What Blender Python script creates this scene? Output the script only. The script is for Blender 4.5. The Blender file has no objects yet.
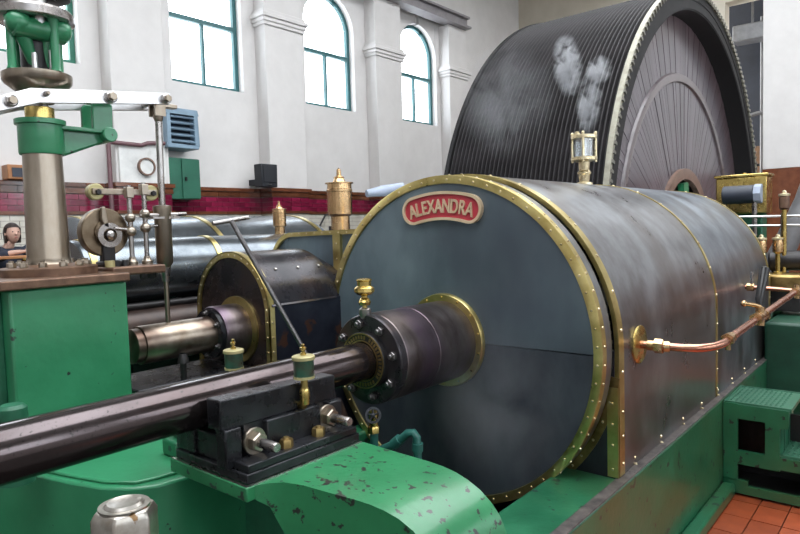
import bpy, bmesh, math, random
from mathutils import Vector, Matrix, noise as mnoise
random.seed(7)
PI = math.pi
sc = bpy.context.scene
C = sc.collection
Z0 = 2.23            # everything is laid out with the lens at z = 0, then lifted so that the tiled floor is z = 0

# ------------------------------------------------------------------ camera
cam = bpy.data.cameras.new('camera'); cam.sensor_width = 36; cam.lens = 636.28 / 800 * 36
cam.clip_start = 0.05; cam.clip_end = 200
co = bpy.data.objects.new('camera', cam); C.objects.link(co)
yaw, pit, rol = 0.70118795, -0.06040812, -0.02986906
fw = Vector((-math.sin(yaw) * math.cos(pit), math.cos(yaw) * math.cos(pit), math.sin(pit)))
r0 = Vector((math.cos(yaw), math.sin(yaw), 0)); u0 = r0.cross(fw)
rr = r0 * math.cos(rol) + u0 * math.sin(rol); uu = u0 * math.cos(rol) - r0 * math.sin(rol)
co.matrix_world = Matrix(((rr.x, uu.x, -fw.x, 0), (rr.y, uu.y, -fw.y, 0), (rr.z, uu.z, -fw.z, Z0), (0, 0, 0, 1)))
sc.camera = co

# ------------------------------------------------------------------ daylight and exposure
wd = bpy.data.worlds.new('overcast_sky'); sc.world = wd; wd.use_nodes = True
bg = wd.node_tree.nodes['Background']
bg.inputs[0].default_value = (0.93, 0.965, 1.0, 1); bg.inputs[1].default_value = 6.6
sc.view_settings.view_transform = 'Standard'; sc.view_settings.look = 'None'
sc.view_settings.exposure = 0.05; sc.view_settings.gamma = 1.0; sc.view_settings.use_curve_mapping = False

ROOF = 7.0; RAIL = 4.95
def portal(x, y, z, sx, sy, rot):
    l = bpy.data.lights.new('daylight_portal', 'AREA'); l.shape = 'RECTANGLE'; l.size = sx; l.size_y = sy
    l.cycles.is_portal = True
    o = bpy.data.objects.new('daylight_portal', l); C.objects.link(o); o.location = (x, y, z); o.rotation_euler = rot
WIN_Z0, WIN_SPRING, WIN_W = 2.50, 4.12, 1.40       # sill, spring of the arch, width
LEFT_WIN = [0.60, 3.53, 6.38, 9.25, 12.15]         # centres along y
RIGHT_WIN = [-5.2, -2.3, 0.60, 3.53, 6.38, 9.25, 12.15]
for y in LEFT_WIN: portal(-9.45, y, 3.65, 2.4, 1.4, (0, -PI / 2, 0))
for y in RIGHT_WIN: portal(5.95, y, 3.0, 3.6, 1.6, (0, PI / 2, 0))
SKY = (-5.0, 1.8, -4.0, 15.2)                      # unseen roof lantern, added and lengthened to bring daylight in
portal((SKY[0] + SKY[1]) / 2, (SKY[2] + SKY[3]) / 2, ROOF - .02, SKY[1] - SKY[0], SKY[3] - SKY[2], (0, 0, 0))

# ------------------------------------------------------------------ materials
MATS = {}
def mat(name, col, metal=0.0, rough=0.5, col2=None, scale=4.0, stretch=(1, 1, 1), rv=0.1, bump=0.0, bscale=40,
        spot=None, sthr=0.62, sscale=18, coat=0.0, rnd=0.0, ramp=(0.35, 0.65), col3=None, scale3=1.2, sstretch=(1, 1, 1)):
    m = bpy.data.materials.new(name); m.use_nodes = True; MATS[name] = m
    nt = m.node_tree; N = nt.nodes; L = nt.links; b = N['Principled BSDF']
    b.inputs['Metallic'].default_value = metal; b.inputs['Roughness'].default_value = rough
    if coat: b.inputs['Coat Weight'].default_value = coat; b.inputs['Coat Roughness'].default_value = 0.12
    tc = N.new('ShaderNodeTexCoord'); mp = N.new('ShaderNodeMapping'); mp.inputs['Scale'].default_value = stretch
    L.new(tc.outputs['Object'], mp.inputs['Vector'])
    nz = N.new('ShaderNodeTexNoise'); nz.inputs['Scale'].default_value = scale; nz.inputs['Detail'].default_value = 6
    nz.inputs['Roughness'].default_value = 0.6
    L.new(mp.outputs[0], nz.inputs['Vector'])
    cr = N.new('ShaderNodeValToRGB'); cr.color_ramp.elements[0].position = ramp[0]; cr.color_ramp.elements[1].position = ramp[1]
    c2 = col2 or tuple(c * 0.8 for c in col)
    cr.color_ramp.elements[0].color = (*c2, 1); cr.color_ramp.elements[1].color = (*col, 1)
    L.new(nz.outputs['Fac'], cr.inputs['Fac'])
    out = cr.outputs['Color']
    def mixc(fac, a, bcol):
        mx = N.new('ShaderNodeMix'); mx.data_type = 'RGBA'
        L.new(fac, mx.inputs['Factor']); L.new(a, mx.inputs['A']); mx.inputs['B'].default_value = (*bcol, 1)
        return mx.outputs['Result']
    if col3:
        n3 = N.new('ShaderNodeTexNoise'); n3.inputs['Scale'].default_value = scale3; n3.inputs['Detail'].default_value = 3
        L.new(mp.outputs[0], n3.inputs['Vector'])
        mr = N.new('ShaderNodeMapRange'); mr.inputs['From Min'].default_value = .45; mr.inputs['From Max'].default_value = .68
        L.new(n3.outputs['Fac'], mr.inputs['Value']); out = mixc(mr.outputs[0], out, col3)
    if rnd:
        oi = N.new('ShaderNodeObjectInfo'); hs = N.new('ShaderNodeHueSaturation')
        mr = N.new('ShaderNodeMapRange'); mr.inputs['To Min'].default_value = 1 - rnd; mr.inputs['To Max'].default_value = 1 + rnd
        L.new(oi.outputs['Random'], mr.inputs['Value']); L.new(mr.outputs[0], hs.inputs['Value']); L.new(out, hs.inputs['Color'])
        out = hs.outputs['Color']
    if spot:
        ms = N.new('ShaderNodeMapping'); ms.inputs['Scale'].default_value = sstretch; L.new(tc.outputs['Object'], ms.inputs['Vector'])
        ns = N.new('ShaderNodeTexNoise'); ns.inputs['Scale'].default_value = sscale; ns.inputs['Detail'].default_value = 4
        L.new(ms.outputs[0], ns.inputs['Vector'])
        mr = N.new('ShaderNodeMapRange'); mr.inputs['From Min'].default_value = sthr; mr.inputs['From Max'].default_value = sthr + .03
        L.new(ns.outputs['Fac'], mr.inputs['Value']); out = mixc(mr.outputs[0], out, spot)
    L.new(out, b.inputs['Base Color'])
    if rv:
        mr = N.new('ShaderNodeMapRange'); mr.inputs['To Min'].default_value = max(.03, rough - rv); mr.inputs['To Max'].default_value = min(1, rough + rv)
        L.new(nz.outputs['Fac'], mr.inputs['Value']); L.new(mr.outputs[0], b.inputs['Roughness'])
    if bump:
        nb = N.new('ShaderNodeTexNoise'); nb.inputs['Scale'].default_value = bscale; nb.inputs['Detail'].default_value = 3
        L.new(mp.outputs[0], nb.inputs['Vector'])
        bp = N.new('ShaderNodeBump'); bp.inputs['Strength'].default_value = bump; bp.inputs['Distance'].default_value = 0.01
        L.new(nb.outputs['Fac'], bp.inputs['Height']); L.new(bp.outputs['Normal'], b.inputs['Normal'])
    return m

mat('green', (0.034, 0.235, 0.108), rough=.36, col2=(0.022, 0.180, 0.078), scale=3, coat=.3, bump=.12, bscale=25,
    spot=(0.012, 0.018, 0.014), sthr=.68, sscale=14, rv=.12)
mat('green_chipped', (0.026, 0.205, 0.080), rough=.36, col2=(0.019, 0.155, 0.060), scale=3, coat=.3, bump=.15, bscale=25,
    spot=(0.020, 0.020, 0.018), sthr=.61, sscale=24, rv=.12, sstretch=(1, 1.2, 1))
mat('green_bed', (0.018, 0.145, 0.066), rough=.38, col2=(0.010, 0.092, 0.042), scale=2.5, coat=.3, bump=.15, bscale=25,
    spot=(0.015, 0.018, 0.016), sthr=.64, sscale=16, rv=.14, col3=(0.030, 0.095, 0.038), scale3=1.4)
mat('green_dull', (0.018, 0.145, 0.075), rough=.5, col2=(0.010, 0.085, 0.042), scale=5, bump=.15)
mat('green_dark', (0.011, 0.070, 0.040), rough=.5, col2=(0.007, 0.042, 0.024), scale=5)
mat('green_tread', (0.034, 0.140, 0.080), rough=.45, col2=(0.018, 0.100, 0.055), scale=9)
mat('bed_edge', (0.16, 0.14, 0.13), metal=.4, rough=.5, col2=(0.05, 0.045, 0.045), scale=14)
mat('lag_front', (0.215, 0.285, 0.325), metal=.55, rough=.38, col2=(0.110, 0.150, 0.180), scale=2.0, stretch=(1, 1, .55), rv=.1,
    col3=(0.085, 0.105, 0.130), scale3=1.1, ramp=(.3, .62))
mat('lag_front_shaded', (0.115, 0.138, 0.165), metal=.6, rough=.40, col2=(0.052, 0.058, 0.076), scale=2.0, stretch=(1, 1, .5), rv=.1)  # same cover steel, shade of the lower half put into the colour
mat('lag_dark', (0.085, 0.088, 0.108), metal=.7, rough=.42, col2=(0.030, 0.030, 0.040), scale=2.2, stretch=(1, 1, .5), rv=.1)
mat('lag_side', (0.34, 0.355, 0.375), metal=.85, rough=.30, col2=(0.140, 0.128, 0.126), scale=3.0, stretch=(1, 1.1, .75), rv=.1,
    col3=(0.185, 0.158, 0.145), scale3=1.3, ramp=(.32, .66))
mat('lag_side_blue', (0.33, 0.375, 0.42), metal=.85, rough=.33, col2=(0.14, 0.155, 0.18), scale=2.8, stretch=(1, 1.1, .75), rv=.1,
    col3=(0.10, 0.085, 0.08), scale3=1.6)
mat('lag_black', (0.045, 0.040, 0.045), metal=.5, rough=.27, col2=(0.016, 0.015, 0.018), scale=4, col3=(0.075, 0.042, 0.030), scale3=2.4)
mat('lag_blue', (0.042, 0.047, 0.066), metal=.5, rough=.33, col2=(0.016, 0.018, 0.030), scale=3.5, spot=(0.085, 0.040, 0.028), sthr=.60, sscale=5)
mat('lag_far', (0.21, 0.235, 0.255), metal=.9, rough=.25, col2=(0.125, 0.14, 0.155), scale=3)
mat('dark_iron', (0.030, 0.027, 0.028), metal=.3, rough=.42, col2=(0.012, 0.011, 0.012), scale=8)
mat('void', (0.006, 0.006, 0.007), rough=.8)
mat('oily_black', (0.030, 0.031, 0.036), metal=.45, rough=.28, col2=(0.010, 0.010, 0.012), scale=9, bump=.2, bscale=22)
mat('brass', (0.72, 0.55, 0.20), metal=1, rough=.27, col2=(0.50, 0.36, 0.11), scale=7)
mat('brass_strip', (0.70, 0.58, 0.25), metal=.95, rough=.31, col2=(0.48, 0.37, 0.13), scale=6)
mat('brass_aged', (0.42, 0.30, 0.12), metal=.9, rough=.4, col2=(0.20, 0.13, 0.05), scale=9)
mat('bronze', (0.66, 0.45, 0.24), metal=1, rough=.26, col2=(0.45, 0.28, 0.14), scale=8)
mat('pale_brass', (0.80, 0.70, 0.48), metal=.9, rough=.28, col2=(0.55, 0.45, 0.26), scale=12)
mat('copper', (0.62, 0.30, 0.20), metal=1, rough=.25, col2=(0.42, 0.20, 0.14), scale=9)
mat('rod_steel', (0.100, 0.083, 0.085), metal=.9, rough=.15, col2=(0.068, 0.051, 0.050), scale=6, spot=(0.040, 0.034, 0.034), sthr=.63, sscale=90, rv=.06, stretch=(1, .4, 1))
mat('gland_steel', (0.215, 0.185, 0.180), metal=.9, rough=.36, col2=(0.095, 0.070, 0.066), scale=4, col3=(0.13, 0.09, 0.125), scale3=2, stretch=(1, 2.2, 1))
mat('steel', (0.46, 0.44, 0.43), metal=1, rough=.28, col2=(0.30, 0.27, 0.25), scale=9)
mat('steel_bright', (0.74, 0.73, 0.73), metal=.9, rough=.30, col2=(0.58, 0.57, 0.57), scale=7)
mat('steel_warm', (0.40, 0.35, 0.29), metal=.95, rough=.30, col2=(0.23, 0.18, 0.13), scale=5, stretch=(1, 1, .3))
mat('valve_rod', (0.52, 0.45, 0.37), metal=.95, rough=.33, col2=(0.24, 0.18, 0.13), scale=5, col3=(0.10, 0.06, 0.045), scale3=3)
mat('rusty_plate', (0.20, 0.115, 0.072), metal=.5, rough=.42, col2=(0.095, 0.052, 0.035), scale=12)
mat('nut_steel', (0.56, 0.54, 0.50), metal=.95, rough=.33, col2=(0.32, 0.28, 0.23), scale=14, spot=(0.20, 0.12, 0.06), sthr=.62, sscale=20)
mat('wall_paint', (0.72, 0.695, 0.68), rough=.6, col2=(0.66, 0.635, 0.62), scale=2, bump=.05, bscale=9)
mat('wall_cream', (0.66, 0.60, 0.50), rough=.65, col2=(0.60, 0.54, 0.44), scale=2)
mat('ceiling_paint', (0.62, 0.60, 0.57), rough=.8)
mat('brick_red', (0.225, 0.014, 0.050), rough=.14, col2=(0.150, 0.010, 0.032), scale=6, coat=.5, rnd=.35)
mat('brick_brown', (0.170, 0.060, 0.030), rough=.16, col2=(0.100, 0.034, 0.018), scale=5, coat=.5, rnd=.3)
mat('brick_white', (0.66, 0.63, 0.56), rough=.2, col2=(0.58, 0.54, 0.46), scale=4, coat=.4)
mat('mortar', (0.30, 0.24, 0.22), rough=.9)
mat('tile_red', (0.33, 0.070, 0.024), rough=.4, col2=(0.24, 0.046, 0.016), scale=9, rnd=.18)
mat('tile_joint', (0.035, 0.028, 0.026), rough=.9)
mat('concrete', (0.09, 0.085, 0.08), rough=.8)
mat('win_frame', (0.035, 0.140, 0.150), rough=.4)
mat('win_frame_green', (0.030, 0.180, 0.120), rough=.4)
mat('wood_board', (0.132, 0.112, 0.130), rough=.34, col2=(0.085, 0.071, 0.084), scale=4, stretch=(1, .5, 3), rnd=.16, coat=.3, col3=(0.215, 0.095, 0.078), scale3=.7)
mat('wood_ring', (0.150, 0.120, 0.125), rough=.3, col2=(0.10, 0.08, 0.085), scale=6, coat=.4)
mat('wood_hub', (0.25, 0.16, 0.12), rough=.4, col2=(0.17, 0.10, 0.075), scale=6)
mat('drum_black', (0.009, 0.008, 0.009), rough=.7, col2=(0.005, 0.0045, 0.005), scale=6)
mat('drum_ridge', (0.028, 0.024, 0.026), metal=.1, rough=.6, col2=(0.010, 0.009, 0.010), scale=3, stretch=(3, 1, 1))
mat('cream_rim', (0.40, 0.385, 0.31), metal=.2, rough=.5, col2=(0.27, 0.255, 0.20), scale=9)
mat('tooth_grey', (0.20, 0.19, 0.16), metal=.2, rough=.55, col2=(0.12, 0.11, 0.09), scale=9)
mat('brown_steel', (0.27, 0.215, 0.15), metal=.9, rough=.33, col2=(0.14, 0.10, 0.065), scale=7)
mat('brown_pipe', (0.060, 0.036, 0.028), metal=.3, rough=.4, col2=(0.024, 0.015, 0.013), scale=5)
mat('plate_red', (0.50, 0.045, 0.065), rough=.4, col2=(0.42, 0.035, 0.052), scale=20)
mat('letter_brass', (0.74, 0.58, 0.40), metal=.35, rough=.45, col2=(0.62, 0.47, 0.30), scale=15)
mat('louvre_blue', (0.25, 0.36, 0.46), rough=.45)
mat('louvre_dark', (0.05, 0.07, 0.10), rough=.6)
mat('cabinet_green', (0.030, 0.150, 0.095), rough=.45)
mat('white_enamel', (0.80, 0.80, 0.78), rough=.3)
mat('clock_rim', (0.20, 0.115, 0.08), rough=.4)
mat('speaker_black', (0.018, 0.020, 0.026), rough=.6)
mat('conduit', (0.17, 0.085, 0.095), rough=.4)
mat('wood_top', (0.42, 0.19, 0.075), rough=.4, col2=(0.30, 0.12, 0.045), scale=6, stretch=(1, .3, 1))
mat('beam_paint', (0.30, 0.28, 0.29), rough=.5)
mat('cup_yellow', (0.50, 0.44, 0.22), rough=.4, metal=.4)
mat('cup_green', (0.030, 0.110, 0.070), rough=.3, metal=.3, col2=(0.055, 0.045, 0.03), scale=14)
mat('valve_wheel', (0.045, 0.048, 0.055), metal=.6, rough=.35)
mat('pipe_green', (0.022, 0.115, 0.095), rough=.35)
mat('handle_black', (0.012, 0.011, 0.011), rough=.3)
mat('tan_brick', (0.34, 0.20, 0.12), rough=.7, col2=(0.26, 0.15, 0.09), scale=8, rnd=.25)
mat('dark_blue', (0.040, 0.048, 0.070), rough=.5)
mat('grey_paint', (0.30, 0.30, 0.31), metal=.5, rough=.35, col2=(0.22, 0.22, 0.23), scale=5)
mat('skin', (0.60, 0.37, 0.29), rough=.5); mat('hair', (0.030, 0.018, 0.014), rough=.45)
mat('navy', (0.020, 0.026, 0.048), rough=.75, col2=(0.013, 0.017, 0.032), scale=14); mat('trouser', (0.02, 0.021, 0.026), rough=.8)
mat('eye_dark', (0.02, 0.015, 0.012), rough=.2); mat('lip', (0.40, 0.13, 0.11), rough=.45)
mat('pale_cloth', (0.42, 0.48, 0.60), rough=.6)

def glass_mat(name, tint, amount):
    m = bpy.data.materials.new(name); m.use_nodes = True; MATS[name] = m
    nt = m.node_tree; N = nt.nodes; L = nt.links; N.remove(N['Principled BSDF'])
    t = N.new('ShaderNodeBsdfTransparent'); t.inputs[0].default_value = (*tint, 1)
    g = N.new('ShaderNodeBsdfGlossy'); g.inputs['Roughness'].default_value = .03
    mx = N.new('ShaderNodeMixShader'); mx.inputs[0].default_value = amount
    L.new(t.outputs[0], mx.inputs[1]); L.new(g.outputs[0], mx.inputs[2]); L.new(mx.outputs[0], N['Material Output'].inputs[0])
glass_mat('pane_glass', (.96, .98, 1), .06)
glass_mat('cup_glass', (.80, .84, .86), .22)

# ------------------------------------------------------------------ mesh builder
class MB:
    def __init__(s): s.v = []; s.f = []
    def add(s, vs, fs):
        n = len(s.v); s.v += [tuple(v) for v in vs]; s.f += [tuple(i + n for i in f) for f in fs]; return s
    def box(s, x0, x1, y0, y1, z0, z1):
        return s.add([(x0,y0,z0),(x1,y0,z0),(x1,y1,z0),(x0,y1,z0),(x0,y0,z1),(x1,y0,z1),(x1,y1,z1),(x0,y1,z1)],
                     [(3,2,1,0),(4,5,6,7),(0,1,5,4),(1,2,6,5),(2,3,7,6),(3,0,4,7)])
    def lathe(s, o, d, prof, seg=32, a0=0.0, a1=2*PI, up=None):
        """prof: (distance along d, radius); a partial sweep leaves an open strip"""
        o = Vector(o); d = Vector(d).normalized()
        e1 = Vector(up) if up else (Vector((0, 0, 1)) if abs(d.z) < .9 else Vector((1, 0, 0)))
        e1 = (e1 - d * e1.dot(d)).normalized(); e2 = d.cross(e1)
        full = abs(a1 - a0 - 2 * PI) < 1e-6; n = seg if full else seg + 1
        vs = []
        for t, r in prof:
            for k in range(n):
                a = a0 + (a1 - a0) * k / seg
                vs.append(o + d * t + (e1 * math.cos(a) + e2 * math.sin(a)) * r)
        fs = []
        for i in range(len(prof) - 1):
            for k in range(seg):
                k2 = (k + 1) % n
                fs.append((i*n + k, i*n + k2, (i+1)*n + k2, (i+1)*n + k))
        if full:
            if prof[0][1] > 1e-6 and prof[0] != prof[-1]: fs.append(tuple(range(n - 1, -1, -1)))
            if prof[-1][1] > 1e-6 and prof[0] != prof[-1]: fs.append(tuple((len(prof)-1)*n + k for k in range(n)))
        return s.add(vs, fs)
    def cyl(s, p0, p1, r0, r1=None, seg=20, bev=0.0):
        p0 = Vector(p0); p1 = Vector(p1); L = (p1 - p0).length; r1 = r0 if r1 is None else r1
        pr = [(0, r0), (L, r1)] if not bev else [(0, r0 - bev), (bev, r0), (L - bev, r1), (L, r1 - bev)]
        return s.lathe(p0, p1 - p0, pr, seg)
    def ring(s, o, d, ri, ro, t0, t1, seg=48, a0=0.0, a1=2*PI, up=None):
        if abs(a1 - a0 - 2*PI) < 1e-6:
            return s.lathe(o, d, [(t0, ri), (t0, ro), (t1, ro), (t1, ri), (t0, ri)], seg, up=up)
        n = len(s.v)
        s.lathe(o, d, [(t0, ri), (t0, ro), (t1, ro), (t1, ri), (t0, ri)], seg, a0, a1, up)
        m = seg + 1
        s.f.append((n, n + m, n + 2*m, n + 3*m)); s.f.append((n + seg, n + 3*m + seg, n + 2*m + seg, n + m + seg))
        return s
    def prism(s, pts, axis, a, b):
        """2-D outline pts extruded along axis: 'x' takes (y,z), 'y' takes (x,z), 'z' takes (x,y)"""
        f = {'x': lambda p, t: (t, p[0], p[1]), 'y': lambda p, t: (p[0], t, p[1]), 'z': lambda p, t: (p[0], p[1], t)}[axis]
        n = len(pts); vs = [f(p, a) for p in pts] + [f(p, b) for p in pts]
        fs = [tuple(range(n)), tuple(range(2*n - 1, n - 1, -1))] + [(i, i + n, (i+1) % n + n, (i+1) % n) for i in range(n)]
        return s.add(vs, fs)
    def strip(s, pts, axis, a, b, t):
        """band of thickness t that follows an open outline (towards its left side)"""
        q = []
        for i, p in enumerate(pts):
            p0 = pts[max(0, i-1)]; p1 = pts[min(len(pts)-1, i+1)]
            dx, dy = p1[0]-p0[0], p1[1]-p0[1]; L = math.hypot(dx, dy) or 1
            q.append((p[0] - dy/L*t, p[1] + dx/L*t))
        f = {'x': lambda p, t: (t, p[0], p[1]), 'y': lambda p, t: (p[0], t, p[1]), 'z': lambda p, t: (p[0], p[1], t)}[axis]
        n = len(pts); vs = [f(p, a) for p in pts] + [f(p, b) for p in pts] + [f(p, a) for p in q] + [f(p, b) for p in q]
        fs = []
        for i in range(n-1):
            fs += [(i, i+1, i+1+n, i+n), (i+2*n, i+3*n, i+1+3*n, i+1+2*n), (i, i+2*n, i+1+2*n, i+1), (i+n, i+1+n, i+1+3*n, i+3*n)]
        fs += [(0, n, 3*n, 2*n), (n-1, 3*n-1, 4*n-1, 2*n-1)]
        return s.add(vs, fs)
    def tube(s, path, r, seg=14):
        P = [Vector(p) for p in path]; R = r if isinstance(r, (list, tuple)) else [r]*len(P)
        vs = []; e = None
        for i, p in enumerate(P):
            d = (P[min(i+1, len(P)-1)] - P[max(i-1, 0)]).normalized()
            if e is None: e = Vector((0, 0, 1)) if abs(d.z) < .9 else Vector((1, 0, 0))
            e = (e - d * e.dot(d)).normalized(); g = d.cross(e)
            for k in range(seg):
                a = 2*PI*k/seg; vs.append(p + (e*math.cos(a) + g*math.sin(a))*R[i])
        fs = [(i*seg+k, i*seg+(k+1) % seg, (i+1)*seg+(k+1) % seg, (i+1)*seg+k) for i in range(len(P)-1) for k in range(seg)]
        fs += [tuple(range(seg-1, -1, -1)), tuple((len(P)-1)*seg+k for k in range(seg))]
        return s.add(vs, fs)
    def ball(s, c, r, seg=16, sq=(1, 1, 1)):
        n = 10; c = Vector(c); vs = []; fs = []
        for i in range(n+1):
            a = PI*i/n
            for k in range(seg):
                b = 2*PI*k/seg
                vs.append((c.x + r*sq[0]*math.sin(a)*math.cos(b), c.y + r*sq[1]*math.sin(a)*math.sin(b), c.z + r*sq[2]*math.cos(a)))
        for i in range(n):
            for k in range(seg): fs.append((i*seg+k, (i+1)*seg+k, (i+1)*seg+(k+1) % seg, i*seg+(k+1) % seg))
        return s.add(vs, fs)
    def hexnut(s, p, d, r, h, seg=6):
        p = Vector(p); return s.lathe(p, d, [(0, r), (h*.82, r), (h, r*.86)], seg)
    def rivet(s, p, d, r):
        return s.lathe(p, d, [(0, r), (r*.55, r*.75), (r*.8, 0)], 6)
    def mesh(s, name, off=(0, 0, 0), smooth=True, ang=35):
        me = bpy.data.meshes.new(name); ox, oy, oz = off
        me.from_pydata([(x-ox, y-oy, z-oz) for x, y, z in s.v], [], s.f); me.update()
        bm = bmesh.new(); bm.from_mesh(me)
        bmesh.ops.remove_doubles(bm, verts=bm.verts, dist=1e-6)
        bmesh.ops.recalc_face_normals(bm, faces=bm.faces); bm.to_mesh(me); bm.free()
        if smooth:
            me.shade_smooth()
            me.set_sharp_from_angle(angle=math.radians(ang))
        return me

def bev(o, w=.006, seg=2):
    m = o.modifiers.new('bevel', 'BEVEL'); m.width = w; m.segments = seg; m.limit_method = 'ANGLE'; m.angle_limit = math.radians(40)
    m.harden_normals = False
    return o
def wloc(o):
    v = Vector((0, 0, 0))
    while o: v = v + Vector(o.location); o = o.parent
    return v
def empty(name, loc, label=None, cat=None, group=None, kind=None):
    o = bpy.data.objects.new(name, None); C.objects.link(o); o.location = loc; o.empty_display_size = .1
    return tag(o, label, cat, group, kind)
def tag(o, label=None, cat=None, group=None, kind=None):
    for k, v in (('label', label), ('category', cat), ('group', group), ('kind', kind)):
        if v: o[k] = v
    return o
def part(name, mb, m, parent, bevel=0, kind=None, label=None, ang=35):
    off = wloc(parent)
    o = bpy.data.objects.new(name, mb.mesh(name, off, ang=ang)); C.objects.link(o); o.parent = parent
    o.data.materials.append(MATS[m])
    if bevel: bev(o, bevel)
    if kind: o['kind'] = kind
    if label: o['label'] = label
    return o
def solo(name, mb, m, loc, label=None, cat=None, group=None, kind=None, bevel=0, ang=35):
    o = bpy.data.objects.new(name, mb.mesh(name, loc, ang=ang)); C.objects.link(o); o.location = loc
    o.data.materials.append(MATS[m])
    if bevel: bev(o, bevel)
    return tag(o, label, cat, group, kind)
def shared(name, me, m, parent, loc, rot=(0, 0, 0), scale=(1, 1, 1)):
    o = bpy.data.objects.new(name, me); C.objects.link(o); o.parent = parent; o.location = loc; o.rotation_euler = rot; o.scale = scale
    if not me.materials: me.materials.append(MATS[m])
    return o
def copy_tree(o, parent=None):
    c = o.copy(); C.objects.link(c); c.parent = parent
    for ch in list(o.children): copy_tree(ch, c)
    return c
def arc(cx, cy, r, a0, a1, n):
    return [(cx + r*math.cos(math.radians(a0 + (a1-a0)*i/n)), cy + r*math.sin(math.radians(a0 + (a1-a0)*i/n))) for i in range(n+1)]

FL = -Z0
#==================================================================== THE ROOM
fl = solo('floor', MB().box(-9.9, 6.4, -7.4, 6.9, FL - .25, FL - .02).box(-9.9, 6.4, 16.0, 19.4, FL - .25, FL - .02).box(-9.9, -5.6, 6.9, 16.0, FL - .25, FL - .02).box(-2.78, 6.4, 6.9, 16.0, FL - .25, FL - .02), 'tile_joint', (-1.7, 6, FL - .02), kind='structure')
tm = MB().box(-.096, .096, -.146, .146, -.02, 0).mesh('tile'); tm.materials.append(MATS['tile_red'])
# quarry tiles along the aisle beside the engine
for i in range(10):
    for j in range(26):
        t = shared('tile', tm, 'tile_red', fl, (-1.12 + i*.2 + 1.7, 2.3 + j*.3 - 6, .02 + random.uniform(-.002, .001)))
rest = MB()
rest.box(.98, 6.0, -7, 17, FL - .02, FL - .004); rest.box(-1.22, .98, 10.1, 17, FL - .02, FL - .004); rest.box(-1.22, .98, -7, 2.15, FL - .02, FL - .004)
part('floor_field', rest, 'concrete', fl)
gal = solo('floor_gallery', MB().box(-9.5, -7.5, -7, 17, FL - .0, -1.50), 'concrete', (-8.5, 5, FL), kind='structure', bevel=.01)

def wall_windows(mb, axis_x, thick, y0, y1, z0, z1, centres, w=WIN_W, sill=WIN_Z0, spring=WIN_SPRING):
    """wall in the plane x = axis_x (solid towards axis_x + thick) with round-headed openings"""
    a, b = axis_x, axis_x + thick
    cs = sorted(centres); edge = y0; r = w / 2
    for c in cs:
        mb.prism([(edge, z0), (c - r, z0), (c - r, z1), (edge, z1)], 'x', a, b)
        mb.prism([(c - r, z0), (c + r, z0), (c + r, sill), (c - r, sill)], 'x', a, b)
        top = arc(c, spring, r, 180, 0, 20)
        # spandrel in quads so that no concave cap is needed
        for p, q in zip(top[:-1], top[1:]):
            mb.prism([p, q, (q[0], z1), (p[0], z1)], 'x', a, b)
        edge = c + r
    mb.prism([(edge, z0), (y1, z0), (y1, z1), (edge, z1)], 'x', a, b)
wl = MB(); wall_windows(wl, -9.5, -.4, -7, 17, .80, ROOF, LEFT_WIN)
wl.box(-9.9, -9.53, -7, 17, FL, .80)
wall_left = solo('wall_left', wl, 'wall_paint', (-9.5, 5, FL), kind='structure')
wr = MB(); wall_windows(wr, 6.0, .4, -7, 17, FL, ROOF, RIGHT_WIN, w=1.6, sill=1.2, spring=4.0)
solo('wall_right', wr, 'wall_paint', (6, 5, FL), kind='structure')
solo('wall_front', MB().box(-9.9, 6.4, -7.4, -7, FL, ROOF), 'wall_paint', (-1.7, -7, FL), kind='structure')
# end wall behind the rope drum, with the opening of the rope race on its right
wb = MB(); wb.box(-9.5, -3.95, 17, 17.4, FL, ROOF); wb.box(-3.95, -3.07, 17, 17.4, 5.15, ROOF)
solo('wall_back', wb, 'wall_cream', (-6, 17, FL), kind='structure')
solo('wall_pier', MB().box(-3.07, 6.0, 16.6, 17.4, 1.1, ROOF), 'wall_paint', (0, 17, 1.1), kind='structure', bevel=.01)
solo('wall_pier_base', MB().box(-3.07, 6.0, 16.6, 17.4, FL, 1.1), 'brick_brown', (0, 17, FL), kind='structure')
ar = MB()
for rad in (3.0, 2.6):
    ar.ring((-6.6, 17, 2.6), (0, -1, 0), rad - .12, rad, 0, .06, 48, -PI/2, PI/2)
solo('trim_1', ar, 'wall_cream', (-6.6, 17, 2.6), kind='structure')
# room of the rope race beyond the opening
solo('wall_race', MB().box(-6, 1, 19.2, 19.4, 1.9, ROOF), 'dark_blue', (-3, 19.3, 1.9), kind='structure')
solo('wall_race_lower', MB().box(-6, 1, 19.2, 19.4, FL, 1.9), 'tan_brick', (-3, 19.3, FL), kind='structure')
# ceiling, with the lantern opening added for its daylight
ce = MB(); x0, x1, y0, y1 = SKY
ce.box(-9.9, x0, -7.4, 19.4, ROOF, ROOF + .2); ce.box(x1, 6.4, -7.4, 19.4, ROOF, ROOF + .2)
ce.box(x0, x1, -7.4, y0, ROOF, ROOF + .2); ce.box(x0, x1, y1, 19.4, ROOF, ROOF + .2)
ceil = solo('ceiling', ce, 'ceiling_paint', (-1.7, 6, ROOF), kind='structure')
for k in range(12):
    y = y0 + (y1 - y0) * (k + .5) / 12; part('glazing_bar', MB().box(x0, x1, y - .04, y + .04, ROOF + .02, ROOF + .16), 'win_frame', ceil)
for y in (-3.0, 2.6, 8.2, 13.8): part('roof_beam', MB().box(-9.45, 5.95, y - .08, y + .08, ROOF - .32, ROOF), 'beam_paint', ceil)

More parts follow.
